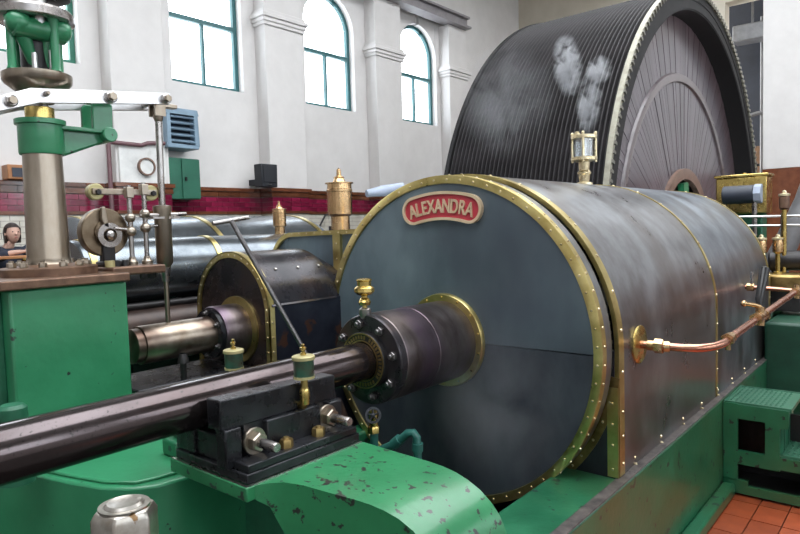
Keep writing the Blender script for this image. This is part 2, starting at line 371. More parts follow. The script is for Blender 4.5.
# dado: cap courses, red glazed courses, white glazed bricks below
DZ = .80
for nm, z0, z1, pr_, m, L_ in (('brown', DZ - .06, DZ, .055, 'brick_brown', .6), ('brown', DZ - .155, DZ - .068, .03, 'brick_brown', .45),
                              ('brown', .385 - .045, .385, .045, 'brick_brown', .6)):
    me = MB().box(0, pr_, -L_/2 + .004, L_/2 - .004, 0, z1 - z0).mesh('brick'); me.materials.append(MATS[m])
    n = int(20 / L_)
    for k in range(n):
        shared('brick', me, m, wall_left, (-.03, -3 + (k + .5)*L_ - 5, z0 - FL))
me = MB().box(0, .02, -.112, .112, 0, .076).mesh('brick'); me.materials.append(MATS['brick_red'])
for row in range(3):
    for k in range(62):
        shared('brick', me, 'brick_red', wall_left, (-.03, 1.2 + (k + .5*(row % 2))*.232 - 5, .389 + row*.083 - FL))
wbk = MB()
for row in range(8):
    for k in range(70):
        y = 1 + (k + .5*(row % 2))*.23; z = .335 - (row+1)*.08
        wbk.box(-9.53, -9.512, y - .111, y + .111, z + .002, z + .076)
part('white_bricks', wbk, 'brick_white', wall_left, kind='stuff')
part('mortar_bed', MB().box(-9.531, -9.524, -7, 17, -1.46, .80), 'mortar', wall_left)

# pilasters with moulded capitals carrying the crane rail
for i, (a, b) in enumerate(((-1.25, -.45), (1.65, 2.5), (4.52, 5.38), (7.36, 8.24), (10.3, 11.16), (13.0, 13.75), (16.0, 17.0))):
    p = MB(); p.box(-9.5, -9.2, a, b, DZ + .002, RAIL)
    for z, w in ((3.70, .035), (3.76, .06), (3.83, .09), (3.90, .05)):
        p.box(-9.5, -9.2 + w, a - w, b + w, z, z + .07)
    solo('trim_%d' % (i + 2), p, 'wall_paint', (-9.35, (a+b)/2, DZ), kind='structure', bevel=.012)
    bs = MB().box(-9.5, -9.18, a, b, -1.46, .335)
    tb_ = solo('trim_%d' % (i + 12), bs, 'brick_white', (-9.35, (a+b)/2, -1.46), kind='structure', bevel=.01)
    part('course_backing', MB().box(-9.5, -9.19, a + .01, b - .01, .335, DZ), 'mortar', tb_)
    for z0_, z1_, pr_ in ((DZ - .06, DZ, .045), (DZ - .155, DZ - .068, .02), (.340, .385, .035)):
        part('brick', MB().box(-9.5, -9.185 + pr_, a - pr_, b + pr_, z0_, z1_), 'brick_brown', tb_)
    for row in range(3):
        n_ = 4; wd_ = (b - a) / n_
        for k in range(n_):
            part('brick', MB().box(-9.5, -9.17, a + k*wd_ + .004, a + (k+1)*wd_ - .004, .389 + row*.083, .389 + row*.083 + .076), 'brick_red', tb_)
cr = MB(); cr.box(-9.34, -9.02, -6.9, 13.75, RAIL, RAIL + .05); cr.box(-9.21, -9.15, -6.9, 13.75, RAIL + .05, RAIL + .25)
cr.box(-9.30, -9.06, -6.9, 13.75, RAIL + .25, RAIL + .30)
solo('crane_rail', cr, 'beam_paint', (-9.2, 3, RAIL), 'grey painted steel crane rail along the top of the window wall', 'beam')

def window(n, c, x, w, sill, spring, m, sgn):
    """sgn: direction towards the outside"""
    r = w/2; xf = x + sgn*.14
    root = empty('window_%d' % n, (xf, c, sill), kind='structure')
    fr = MB(); a, b = sorted((xf, xf + sgn*.07)); t = .075
    fr.prism([(c-r, sill), (c-r+t, sill), (c-r+t, spring), (c-r, spring)], 'x', a, b)
    fr.prism([(c+r-t, sill), (c+r, sill), (c+r, spring), (c+r-t, spring)], 'x', a, b)
    fr.prism([(c-r+t, sill), (c+r-t, sill), (c+r-t, sill+t), (c-r+t, sill+t)], 'x', a, b)
    o, i = arc(c, spring, r, 180, 0, 20), arc(c, spring, r - t, 180, 0, 20)
    for k in range(20): fr.prism([o[k], o[k+1], i[k+1], i[k]], 'x', a, b)
    part('window_frame', fr, m, root)
    tz = sill + (spring - sill)*.665
    part('transom', MB().box(a - .006, b + .006, c-r+t, c+r-t, tz, tz + .075), m, root)
    part('mullion', MB().box(a, b, c - .022, c + .022, sill + t, tz), m, root)
    g = (a+b)/2
    for y0_, y1_ in ((c-r+t, c-.022), (c+.022, c+r-t)):
        part('pane', MB().box(g - .003, g + .003, y0_, y1_, sill+t, tz), 'pane_glass', root)
    up = [(c-r+t, tz+.075)] + arc(c, spring, r-t, 180, 0, 20) + [(c+r-t, tz+.075)]
    part('pane', MB().prism(up, 'x', g-.003, g+.003), 'pane_glass', root)
for k, c in enumerate(LEFT_WIN): window(k+1, c, -9.5, WIN_W, WIN_Z0, WIN_SPRING, 'win_frame_green' if k < 2 else 'win_frame', -1)
for k, c in enumerate(RIGHT_WIN): window(k+11, c, 6.0, 1.6, 1.2, 4.0, 'win_frame', 1)

#==================================================================== ROPE FLYWHEEL
WX, WY, WZ, WR, WW = -2.95, 11.468, -.59, 4.242, 2.45
fly = empty('rope_flywheel', (WX, WY, WZ), 'huge black grooved rope flywheel with a wooden boarded disc side', 'flywheel')
SEG = 144
dr = MB(); dr.lathe((WX, WY, WZ), (-1, 0, 0), [(.04, WR - .30), (.04, WR - .055), (WW - .04, WR - .055), (WW - .04, WR - .30), (.04, WR - .30)], SEG)
part('drum', dr, 'drum_black', fly)
NR = 35
rd = MB().lathe((0, 0, 0), (-1, 0, 0), [(-.022, WR - .056), (-.006, WR), (.006, WR), (.022, WR - .056), (-.022, WR - .056)], SEG).mesh('rope_ridge')
for k in range(NR): shared('rope_ridge', rd, 'drum_ridge', fly, (-.15 - (WW - .25)*k/(NR - 1), 0, 0))
part('rim_edge', MB().ring((WX, WY, WZ), (-1, 0, 0), WR - .04, WR + .012, .004, .075, SEG), 'cream_rim', fly, label='cream painted toothed edge of the drum')
part('rim_back', MB().ring((WX, WY, WZ), (-1, 0, 0), WR - .11, WR + .012, WW - .06, WW, SEG), 'drum_black', fly)
part('rim_face', MB().ring((WX, WY, WZ), (-1, 0, 0), WR - .16, WR - .035, .03, .10, SEG), 'drum_black', fly)
tt = MB(); NT = 220
for k in range(NT):
    a = 2*PI*k/NT; ca, sa = math.cos(a), math.sin(a); h = .020
    r0_, r1_ = WR - .055, WR + .006
    P = []
    for x in (WX + .018, WX - .04):
        for r_, hh in ((r0_, h*.8), (r1_, h*1.1)):
            for s_ in (-1, 1): P.append((x, WY + r_*ca - s_*hh*sa, WZ + r_*sa + s_*hh*ca))
    tt.add(P, [(0,1,3,2), (4,6,7,5), (0,2,6,4), (1,5,7,3), (0,4,5,1), (2,3,7,6)])
part('barring_teeth', tt, 'tooth_grey', fly, kind='stuff', ang=20)
RX = .36      # the boarded disc lies back inside the rim
part('disc_backing', MB().ring((WX, WY, WZ), (-1, 0, 0), .5, WR - .26, RX + .03, RX + .09, 96), 'drum_black', fly)
part('rim_lining', MB().ring((WX, WY, WZ), (-1, 0, 0), WR - .32, WR - .20, .05, RX + .09, SEG), 'drum_black', fly)
NB = 148
def board(r0_, r1_, n):
    g = .94; a = PI/n*g
    return MB().prism([(r0_*math.cos(-a), r0_*math.sin(-a)), (r1_*math.cos(-a), r1_*math.sin(-a)), (r1_*math.cos(a), r1_*math.sin(a)), (r0_*math.cos(a), r0_*math.sin(a))], 'x', -RX - .03, -RX).mesh('board')
b_out = board(3.0, WR - .27, NB); b_in = board(1.30, 2.90, NB)
for k in range(NB):
    shared('board', b_out, 'wood_board', fly, (random.uniform(-.004, .004), 0, 0), (2*PI*(k + .5)/NB, 0, 0))
    shared('board', b_in, 'wood_board', fly, (random.uniform(-.004, .004), 0, 0), (2*PI*k/NB, 0, 0))
part('moulding_ring', MB().lathe((WX, WY, WZ), (-1, 0, 0), [(RX + .02, 2.86), (RX - .035, 2.89), (RX - .05, 2.95), (RX - .035, 3.01), (RX + .02, 3.04), (RX + .02, 2.86)], 96), 'wood_ring', fly)
part('hub_ring', MB().ring((WX, WY, WZ), (-1, 0, 0), 1.28, 1.46, RX - .06, RX + .05, 64), 'wood_hub', fly)
part('hub', MB().lathe((WX, WY, WZ), (-1, 0, 0), [(RX + .03, .45), (RX + .03, 1.27), (RX + .12, 1.28)], 48), 'dark_iron', fly)
for k in range(6):
    a = PI/2 + .10 + k*PI/3; c_, s_ = math.cos(a), math.sin(a); P = []
    for x in (WX - RX + .08, WX - RX - .02):
        for r_, t_ in ((.95, -.13), (.95, .13), (1.22, .13), (1.22, -.13)): P.append((x, WY + r_*c_ - t_*s_, WZ + r_*s_ + t_*c_))
    part('hub_wedge', MB().add(P, [(3,2,1,0), (4,5,6,7), (0,1,5,4), (1,2,6,5), (2,3,7,6), (3,0,4,7)]), 'green', fly)
part('crankshaft', MB().cyl((WX + .45, WY, WZ), (WX - WW - .45, WY, WZ), .30, seg=32), 'steel', fly)
# bearings that carry the shaft
def bearing(x, lab):
    t = empty('shaft_bearing', (x, WY, FL), lab, 'bearing', 'flywheel shaft bearings')
    part('pedestal', MB().prism([(WY - .75, FL), (WY + .75, FL), (WY + .45, WZ - .05), (WY - .45, WZ - .05)], 'x', x - .16, x + .16), 'green_bed', t, .02)
    part('bearing_cap', MB().lathe((x - .16, WY, WZ), (1, 0, 0), [(0, .43), (.32, .43)], 32, -PI/2, PI/2), 'green_bed', t)
bearing(WX + .28, 'green shaft bearing on the near side of the rope flywheel')
bearing(WX - WW - .28, 'green shaft bearing on the far side of the rope flywheel')

#==================================================================== ENGINE BED
AX, AZ = -2.415, -.724     # engine axis
BX, BT = -1.305, -1.455     # right face and top of the bed
bed = empty('engine_bed', (AX, 6, FL), 'long green cast iron bed under the large lagged cylinder', 'engine bed')
part('side_beam', MB().box(-1.69, BX, 2.15, 10.4, FL, BT), 'green_bed', bed, .018)
part('side_beam', MB().box(-3.30, -3.14, 3.0, 7.0, FL, BT), 'green_bed', bed, .018)
part('floor_pan', MB().box(-2.76, -1.69, 2.15, 10.4, FL, -1.98).box(-3.14, -2.76, 2.15, 6.8, FL, -1.98), 'dark_iron', bed)
part('foot_flange', MB().box(BX, BX + .10, 2.15, 5.54, FL, FL + .10), 'green_bed', bed, .02)
part('wear_strip', MB().box(-1.43, BX + .003, 3.60, 7.72, BT, BT + .010), 'bed_edge', bed, .004)
part('edge_strip', MB().box(-1.365, BX + .003, 2.2, 3.60, BT, BT + .006), 'bed_edge', bed)
part('end_wall', MB().box(-2.76, -1.69, 7.9, 8.1, -1.98, BT), 'green_bed', bed, .01)
# bed beyond the cylinder: guide frame
part('guide_frame', MB().box(-2.76, -1.7, 8.1, 10.4, BT, -1.18), 'green_bed', bed, .02)
part('guide_frame', MB().box(-1.69, -1.36, 7.95, 10.6, BT, -1.02), 'green_bed', bed, .02)

# slide bracket: table plate with an arm that sweeps down to the bed
bk = empty('slide_bracket', (-2.0, 1.8, FL), 'green curved cast bracket arm with chipped paint below the black block', 'bracket')
def loft(st):
    """stations (x, near y, far y, top z, bottom z)"""
    m = MB(); vs = []; n = len(st)
    for x, a, b, t, d in st: vs += [(x, a, t), (x, b, t), (x, b, d), (x, a, d)]
    fs = [(0, 1, 2, 3), (4*n-1, 4*n-2, 4*n-3, 4*n-4)]
    for i in range(n-1):
        for k in range(4): fs.append((4*i+k, 4*i+4+k, 4*i+4+(k+1) % 4, 4*i+(k+1) % 4))
    return m.add(vs, fs)
part('table_plate', MB().box(-2.62, -2.055, 1.46, 2.13, -1.06, -1.0), 'green_chipped', bk, .006)
part('arm', loft([(-2.055, 1.50, 2.13, -1.002, -1.06), (-2.03, 1.55, 2.13, -1.003, -1.10), (-1.99, 1.59, 2.128, -1.003, -1.22), (-1.94, 1.61, 2.126, -1.004, -1.45), (-1.90, 1.62, 2.125, -1.004, FL),
                  (-1.75, 1.635, 2.12, -1.005, FL), (-1.65, 1.65, 2.12, -1.007, FL), (-1.58, 1.66, 2.12, -1.012, FL), (-1.52, 1.67, 2.12, -1.022, FL), (-1.46, 1.68, 2.12, -1.040, FL), (-1.40, 1.685, 2.12, -1.068, FL),
                  (-1.35, 1.69, 2.12, -1.105, FL), (-1.31, 1.692, 2.12, -1.150, FL), (-1.28, 1.694, 2.12, -1.21, FL), (-1.262, 1.695, 2.12, -1.29, FL), (-1.255, 1.695, 2.12, -1.40, FL)]), 'green_chipped', bk, ang=40)
part('bare_edge', MB().box(-2.615, -2.06, 1.464, 1.474, -1.0, -.996).box(-2.068, -2.058, 1.474, 2.12, -1.0, -.996), 'steel', bk)
part('web', MB().box(-2.55, -1.95, 1.80, 1.90, FL, -1.06), 'green_dull', bk)

# rounded trunk casting in front of the pedestal
tk = empty('trunk_casting', (-3.4, 1.4, FL), 'rounded green trunk casting on the floor beneath the polished rod', 'casting')
pts = [(-4.3, .88), (-3.75, 1.02), (-3.45, 1.08), (-3.23, 1.14), (-3.02, 1.195), (-2.85, 1.25), (-2.73, 1.33), (-2.66, 1.42), (-2.64, 1.55), (-2.66, 1.95), (-3.3, 2.12), (-4.3, 2.12)]
part('trunk', MB().prism(pts, 'z', FL, -1.12), 'green', tk, .012, ang=40)
part('trunk_lip', MB().prism([(x - .02 if x < -2.7 else x - .06, y + .03) for x, y in pts], 'z', -1.12, -1.105), 'green', tk, .006)
blk = MB(); blk.box(-2.98, -2.84, 1.62, 1.84, -1.105, -1.02); blk.box(-2.95, -2.87, 1.66, 1.75, -1.02, -.955)
part('lug', blk, 'green_bed', tk, .012)
part('guide_slide', MB().box(-2.66, -2.05, 1.52, 1.66, -1.60, -1.54), 'steel', tk)
# big foundation bolt in the foreground
fb = empty('foundation_bolt', (-1.262, .598, FL), 'large steel hexagon nut on a foundation bolt in the near foreground', 'nut')
P0 = Vector((-1.262, .598, 0))
part('bolt_boss', MB().lathe((P0.x, P0.y, FL), (0, 0, 1), [(0, .17), (.9, .13), (1.515, .098), (1.545, .092), (1.56, .08)], 40), 'green', fb)
part('nut', MB().lathe((P0.x, P0.y, -.672), (0, 0, 1), [(0, .066), (.106, .066), (.122, .0565)], 6, up=(.9, .25, 0)), 'nut_steel', fb, .004, ang=30)
part('bolt_end', MB().lathe((P0.x, P0.y, -.56), (0, 0, 1), [(0, .038), (.014, .038), (.020, .033), (.016, .024), (.013, 0)], 32), 'nut_steel', fb)
part('chamfer_ring', MB().ring((P0.x, P0.y, -.56), (0, 0, 1), .039, .050, 0, .014, 40), 'nut_steel', fb)

#==================================================================== LARGE CYLINDER
CY = 3.28
cyl = empty('steam_cylinder', (AX, 5.5, BT), 'large steam cylinder lagged in blued steel with brass bands and a red nameplate', 'cylinder')
def rivets_ring(mb, y, r, n, d, a0=0, a1=2*PI, rr_=.0085):
    for k in range(n):
        a = a0 + (a1 - a0)*(k + .5)/n
        p = (AX + r*math.cos(a), y, AZ + r*math.sin(a))
        mb.rivet(p, d if d else (math.cos(a), 0, math.sin(a)), rr_)
# front cover: two plates either side of a joint
def half_disc(r_in, r_out, a0, a1, y0, y1):
    return MB().ring((AX, y0, AZ), (0, 1, 0), r_in, r_out, 0, y1 - y0, 48, math.radians(a0), math.radians(a1), up=(1, 0, 0))
# angle runs from +x towards -z with this frame, so 180..360 is the upper half
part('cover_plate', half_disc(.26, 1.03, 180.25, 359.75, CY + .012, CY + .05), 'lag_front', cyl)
part('cover_plate', half_disc(.26, 1.03, .25, 179.75, CY + .012, CY + .05), 'lag_front_shaded', cyl)
part('cover_back', MB().ring((AX, CY + .05, AZ), (0, 1, 0), .26, 1.02, 0, .02, 64), 'void', cyl)
rg = part('brass_ring', MB().lathe((AX, CY, AZ), (0, 1, 0), [(.018, .998), (.0, 1.001), (0, 1.046), (.004, 1.053), (.055, 1.053), (.055, .99), (.018, .998)], 128), 'brass_strip', cyl)
rv = MB(); rivets_ring(rv, CY, 1.024, 64, (0, -1, 0)); rivets_ring(rv, CY + .03, 1.053, 64, None)
part('rivets', rv, 'pale_brass', rg, kind='stuff')
part('cover_rim', MB().lathe((AX, CY + .055, AZ), (0, 1, 0), [(0, 1.045), (.095, 1.045), (.095, .98), (0, .98), (0, 1.045)], 128), 'lag_side', cyl)
part('joint_gap', MB().ring((AX, CY + .09, AZ), (0, 1, 0), .90, .985, 0, .14, 96), 'void', cyl)
# cladding of the barrel: half round top with upright skirts, split at the brass bands
CR = 1.062; Y1, Y2, Y3 = 3.475, 5.56, 7.72
def hood(y0, y1, r, zb, n=60, th=.02):
    o = [(AX + r, zb)] + [(AX + r*math.cos(PI*k/n), AZ + r*math.sin(PI*k/n)) for k in range(n+1)] + [(AX - r, zb)]
    return MB().strip(o, 'y', y0, y1, th)
part('lagging', hood(Y1 + .004, Y2 - .003, CR, BT + .01), 'lag_side', cyl)
part('lagging', hood(Y2 + .003, Y3 - .01, CR, BT + .01), 'lag_side_blue', cyl)
for y0, y1, nm in ((Y1 - .002, Y1 + .072, 'brass_band'), (Y2 - .022, Y2 + .022, 'brass_band'), (Y3 - .05, Y3 + .004, 'brass_band')):
    o = part(nm, hood(y0, y1, CR + .006, BT + .012, th=.026), 'brass_strip', cyl)
    r_ = MB(); ym = (y0 + y1)/2 + (.012 if y1 - y0 > .06 else 0)
    rivets_ring(r_, ym, CR + .005, 15, None, 0, PI, .012)
    for z in (-.85, -1.08, -1.22, -1.38): r_.rivet((AX + CR + .005, ym, z), (1, 0, 0), .011)
    part('rivets', r_, 'pale_brass', o, kind='stuff')
# front spandrel plates of the skirt with their curved and upright strips
def spandrel(sg):
    pts = [(AX + sg*.985*math.cos(math.radians(a)), AZ - .985*math.sin(math.radians(a))) for a in range(0, 51, 5)]
    m = MB(); outx = AX + sg*(CR - .02)
    for p, q in zip(pts[:-1], pts[1:]):
        m.prism([p, (outx, p[1]), (outx, q[1]), q], 'y', Y1 - .01, Y1 + .01)
    return m
for sg in (1, -1):
    part('skirt_plate', spandrel(sg), 'lag_dark', cyl)
st = MB(); st.ring((AX, Y1 - .016, AZ), (0, 1, 0), 1.03, 1.085, 0, .006, 24, math.radians(8), math.radians(44), up=(1, 0, 0))
cs = part('corner_strip', st, 'brass_aged', cyl)
r_ = MB()
for a in (16, 23, 30, 37, 42): r_.rivet((AX + 1.058*math.cos(math.radians(a)), Y1 - .016, AZ - 1.058*math.sin(math.radians(a))), (0, -1, 0), .009)
part('rivets', r_, 'pale_brass', cs, kind='stuff')
us = part('upright_strip', MB().box(AX + CR - .060, AX + CR + .004, Y1 - .020, Y1 - .012, BT + .01, -.93), 'brass_strip', cyl)
r_ = MB()
for z in (-1.02, -1.14, -1.26, -1.40): r_.rivet((AX + CR - .03, Y1 - .02, z), (0, -1, 0), .009)
part('rivets', r_, 'pale_brass', us, kind='stuff')
part('rear_cover', MB().lathe((AX, Y3 - .06, AZ), (0, 1, 0), [(0, CR - .03), (.05, CR - .03), (.05, .2)], 64), 'lag_dark', cyl)
r_ = MB()
for k in range(9): r_.rivet((BX - .045, 3.72 + k*.47, BT + .012), (0, 0, 1), .013); r_.rivet((AX + CR, 3.72 + k*.47, BT + .05), (1, 0, 0), .012)
part('skirt_rivets', r_, 'pale_brass', cyl, kind='stuff')
# gland housing
gh = part('gland_housing', MB().lathe((AX, 2.60, AZ), (0, 1, 0), [(0, .246), (.010, .254), (.16, .254), (.163, .251), (.30, .251), (.303, .254), (.70, .254)], 64), 'gland_steel', cyl)
fl_ = part('gland_flange', MB().lathe((AX, 2.552, AZ), (0, 1, 0), [(0, .10), (0, .246), (.008, .253), (.05, .253), (.05, .10)], 64), 'lag_black', cyl)
part('collar_ring', MB().lathe((AX, CY - .018, AZ), (0, 1, 0), [(.032, .25), (.0, .254), (0, .294), (.006, .299), (.032, .302)], 64), 'brass_strip', cyl)
r_ = MB(); rivets_ring(r_, CY - .018, .277, 14, (0, -1, 0), rr_=.008); part('collar_screws', r_, 'brass', cyl, kind='stuff')
mat('dark_steel', (0.20, 0.19, 0.19), metal=.9, rough=.35, col2=(0.11, 0.10, 0.10), scale=12)
nut_m = MB().hexnut((0, 0, 0), (0, -1, 0), .025, .022).lathe((0, -.022, 0), (0, -1, 0), [(0, .014), (.014, .014), (.018, .011)], 12).mesh('gland_bolt')
for k in range(8):
    a = math.radians(12 + 45*k)
    shared('gland_bolt', nut_m, 'dark_steel', fl_, (AX + .203*math.cos(a) - fl_.parent.location.x, 2.552 - fl_.parent.location.y, AZ + .203*math.sin(a) - fl_.parent.location.z))
gr = part('packing_ring', MB().lathe((AX, 2.515, AZ), (0, 1, 0), [(.04, .106), (0, .110), (0, .152), (.006, .158), (.04, .158)], 64), 'dark_iron', cyl)
e_ = MB(); e_.ring((AX, 2.511, AZ), (0, 1, 0), .148, .155, 0, .006, 64); e_.ring((AX, 2.511, AZ), (0, 1, 0), .109, .116, 0, .006, 64)
for k in range(40):
    if k % 9 == 8: continue
    a = 2*PI*k/40; ca, sa = math.cos(a), math.sin(a); P = []
    for y in (2.511, 2.517):
        for r_2, t_ in ((.122, -.0055), (.122, .0055), (.142, .0055), (.142, -.0055)): P.append((AX + r_2*ca - t_*sa, y, AZ + r_2*sa + t_*ca))
    e_.add(P, [(3,2,1,0), (4,5,6,7), (0,1,5,4), (1,2,6,5), (2,3,7,6), (3,0,4,7)])
part('raised_border', e_, 'brass_aged', gr)
# nameplate
nb = MB().ring((AX, CY + .014, AZ), (0, -1, 0), .778, .944, 0, .020, 40, math.radians(-15.0), math.radians(14.4), up=(0, 0, 1))
for a in (-15.0, 14.4):
    c_ = (AX - .861*math.sin(math.radians(a)), CY + .014, AZ + .861*math.cos(math.radians(a)))
    nb.lathe(c_, (0, -1, 0), [(0, .083), (.0198, .083)], 24)
npl = part('nameplate', nb, 'plate_red', cyl, label='red curved nameplate with raised brass letters')
bd = MB()
for ri, ro in ((.770, .788), (.934, .952)): bd.ring((AX, CY + .012, AZ), (0, -1, 0), ri, ro, 0, .030, 40, math.radians(-15.0), math.radians(14.4), up=(0, 0, 1))
for a, s_ in ((-15.0, -1), (14.4, 1)):
    c_ = (AX - .861*math.sin(math.radians(a)), CY + .012, AZ + .861*math.cos(math.radians(a)))
    a0 = math.radians(a); bd.ring(c_, (0, -1, 0), .073, .091, 0, .030, 16, a0 if s_ > 0 else a0 - PI, a0 + PI if s_ > 0 else a0, up=(0, 0, 1))
part('border', bd, 'letter_brass', npl)
def letter_mb(ch, size, depth):
    cu = bpy.data.curves.new('letter', 'FONT'); cu.body = ch; cu.size = size; cu.extrude = depth; cu.offset = .0022; cu.align_x = 'CENTER'
    ob = bpy.data.objects.new('letter', cu); C.objects.link(ob)
    dg = bpy.context.evaluated_depsgraph_get(); me = ob.evaluated_get(dg).to_mesh()
    vs = [v.co.copy() for v in me.vertices]; fs = [tuple(p.vertices) for p in me.polygons]
    ob.evaluated_get(dg).to_mesh_clear(); bpy.data.objects.remove(ob); bpy.data.curves.remove(cu)
    return vs, fs
word = 'ALEXANDRA'; angs = [14.9, 11.6, 8.3, 4.6, .7, -3.4, -7.5, -11.5, -15.3]
for ch, a in zip(word, angs):
    vs, fs = letter_mb(ch, .122, .006); a = math.radians(a); ca, sa = math.cos(a), math.sin(a); P = []
    for v in vs:
        x, z = v.x * .70, v.y + .818
        P.append((AX + x*ca - z*sa, CY - .010 - v.z, AZ + x*sa + z*ca))
    part('letter', MB().add(P, fs), 'letter_brass', npl)

# brass oiler on the gland
oi = empty('gland_oiler', (-2.44, 2.60, -.46), 'round brass oiler standing on the gland flange of the big cylinder', 'oiler')
part('elbow', MB().lathe((-2.44, 2.575, -0.494), (0, 0, 1), [(0, .026), (.02, .034), (.05, .034), (.06, .02)], 16), 'steel', oi)
part('stem', MB().lathe((-2.44, 2.575, -0.454), (0, 0, 1), [(0, .014), (.03, .014), (.033, .030), (.05, .036), (.07, .026), (.075, .018), (.09, .018)], 20), 'brass', oi)
part('cup', MB().lathe((-2.44, 2.575, -0.369), (0, 0, 1), [(0, .018), (.008, .042), (.024, .058), (.044, .056), (.056, .040)], 24), 'brass', oi)
part('lid', MB().lathe((-2.44, 2.575, -0.320), (0, 0, 1), [(0, .040), (.032, .040), (.037, .045), (.044, .042), (.048, .030), (.040, 0)], 24), 'brass', oi)

#==================================================================== PISTON ROD AND BLACK SLIPPER BLOCK
rod = solo('piston_rod', MB().cyl((AX, -1.6, AZ), (AX, 2.60, AZ), .104, seg=64), 'rod_steel', (AX, .5, AZ),
           'long thick polished steel piston rod running out of the big cylinder', 'rod')
sb = empty('slipper_block', (-2.38, 1.82, -1.0), 'black oily slipper block clamped under the piston rod', 'block')
part('base_plate', MB().box(-2.60, -2.072, 1.478, 2.12, -.998, -.958), 'oily_black', sb, .005)
part('near_ledge', MB().box(-2.19, -2.078, 1.49, 2.11, -.957, -.925), 'oily_black', sb, .004)
bd = MB(); bd.box(-2.60, -2.245, 1.50, 2.10, -.957, -.845)
part('body', bd, 'oily_black', sb, .006)
part('side_slab', MB().box(-2.61, -2.46, 1.49, 1.60, -.957, -.82), 'oily_black', sb, .005)
part('jaw', MB().prism([(1.45, -.80), (1.45, -.672), (2.09, -.690), (2.09, -.80)], 'x', -2.29, -2.195), 'oily_black', sb, .006)
part('jaw', MB().prism([(1.45, -.80), (1.45, -.672), (2.09, -.690), (2.09, -.80)], 'x', -2.63, -2.54), 'oily_black', sb, .006)
part('jaw_foot', MB().box(-2.245, -2.175, 1.455, 1.535, -.957, -.795), 'oily_black', sb, .006)
part('jaw_foot', MB().box(-2.245, -2.175, 2.03, 2.11, -.957, -.81), 'oily_black', sb, .006)
part('gib_bar', MB().box(-2.245, -2.165, 1.66, 1.965, -.957, -.80), 'oily_black', sb, .006)
part('step_bar', MB().box(-2.29, -2.20, 1.56, 2.10, -.957, -.775), 'oily_black', sb, .005)
for y, z in ((1.598, -.872), (2.015, -.872)):
    ws = part('washer', MB().lathe((-2.20, y, z), (1, 0, 0), [(0, .050), (.022, .058), (.030, .055), (.030, .02)], 28), 'steel_warm', sb)
    part('clamp_nut', MB().hexnut((-2.17, y, z), (1, 0, 0), .042, .036), 'steel_warm', sb)
    part('stud', MB().lathe((-2.14, y, z), (1, 0, 0), [(0, .0215), (.105, .0215), (.112, .018)], 20), 'steel', sb)
for y in (1.728, 1.915):
    part('base_nut', MB().hexnut((-2.13, y, -.925), (0, 0, 1), .031, .036).lathe((-2.13, y, -.889), (0, 0, 1), [(0, .014), (.008, .012)], 12), 'brass_aged', sb)
def oil_cup(x, y, z, lab, elbow):
    t = empty('oil_cup', (x, y, z), lab, 'oil cup', 'drip oil cups beside the piston rod')
    part('cup_body', MB().lathe((x, y, z), (0, 0, 1), [(0, .040), (.004, .046), (.082, .046)], 28), 'cup_green', t)
    part('rim', MB().lathe((x, y, z - .004), (0, 0, 1), [(0, .03), (0, .048), (.012, .048), (.012, .046)], 28), 'cup_yellow', t)
    part('lid', MB().lathe((x, y, z + .082), (0, 0, 1), [(0, .046), (0, .052), (.014, .052), (.018, .046), (.020, 0)], 28), 'cup_yellow', t)
    part('finial', MB().lathe((x, y, z + .10), (0, 0, 1), [(0, .014), (.012, .014), (.014, .009), (.024, .009), (.026, .015), (.036, .015), (.038, .007), (.050, .009), (.054, 0)], 14), 'brass', t)
    if elbow:
        part('stem', MB().lathe((x, y, z - .10), (0, 0, 1), [(0, .022), (.03, .024), (.05, .020), (.055, .016), (.10, .016)], 16), 'brass', t)
        part('elbow_pipe', MB().tube([(x, y, z - .09), (x, y, z - .115), (x - .012, y, z - .128), (x - .10, y, z - .128)], .021), 'brass', t)
        part('union_nut', MB().hexnut((x - .085, y, z - .128), (-1, 0, 0), .028, .03), 'brass_aged', t)
    else:
        part('stem', MB().lathe((x, y, -1.0), (0, 0, 1), [(0, .02), (z + 1.0, .018)], 12), 'brass_aged', t)
oil_cup(-2.165, 1.873, -.655, 'green drip oil cup with yellow rims on a brass elbow', True)
oil_cup(-2.74, 1.905, -.690, 'green drip oil cup showing behind the piston rod, near the black valve chest', False)
# drain cock and pipe under the gland
dc = empty('drain_cock', (-2.14, 2.4, -1.15), 'brass drain cock with a spoked black wheel under the gland', 'valve')
hw = MB().ring((-2.205, 2.36, -.955), (.75, -.62, .2), .030, .042, 0, .012, 24)
part('hand_wheel', hw, 'valve_wheel', dc)
hs = MB(); hs.ball((-2.205, 2.36, -.955), .013)
d_ = Vector((.75, -.62, .2)).normalized(); e1 = (Vector((0, 0, 1)) - d_*d_.z).normalized(); e2 = d_.cross(e1)
for k in range(5):
    a = 2*PI*k/5; q = e1*math.cos(a) + e2*math.sin(a); c_ = Vector((-2.205, 2.36, -.955)) + d_*.006
    hs.tube([c_, c_ + q*.037], .005, 6)
part('spokes', hs, 'valve_wheel', dc)
part('valve_body', MB().tube([(-2.205, 2.36, -.955), (-2.235, 2.39, -.965)], .010).cyl((-2.235, 2.395, -1.06), (-2.235, 2.395, -.945), .024, seg=12).hexnut((-2.235, 2.395, -1.06), (0, 0, 1), .034, .035), 'brass', dc)
part('drain_pipe', MB().tube([(-2.235, 2.395, -1.06), (-2.235, 2.395, -1.14), (-2.22, 2.40, -1.16), (-2.10, 2.42, -1.10), (-2.03, 2.43, -1.035), (-2.00, 2.435, -1.03), (-1.985, 2.44, -1.05), (-1.98, 2.44, -1.20), (-1.98, 2.44, -1.98)], .022), 'pipe_green', dc)
for p, q in (((-2.12, 2.418, -1.11), (-2.08, 2.424, -1.075)), ((-1.982, 2.44, -1.12), (-1.98, 2.44, -1.08))): part('pipe_coupling', MB().cyl(p, q, .029, seg=14), 'pipe_green', dc)
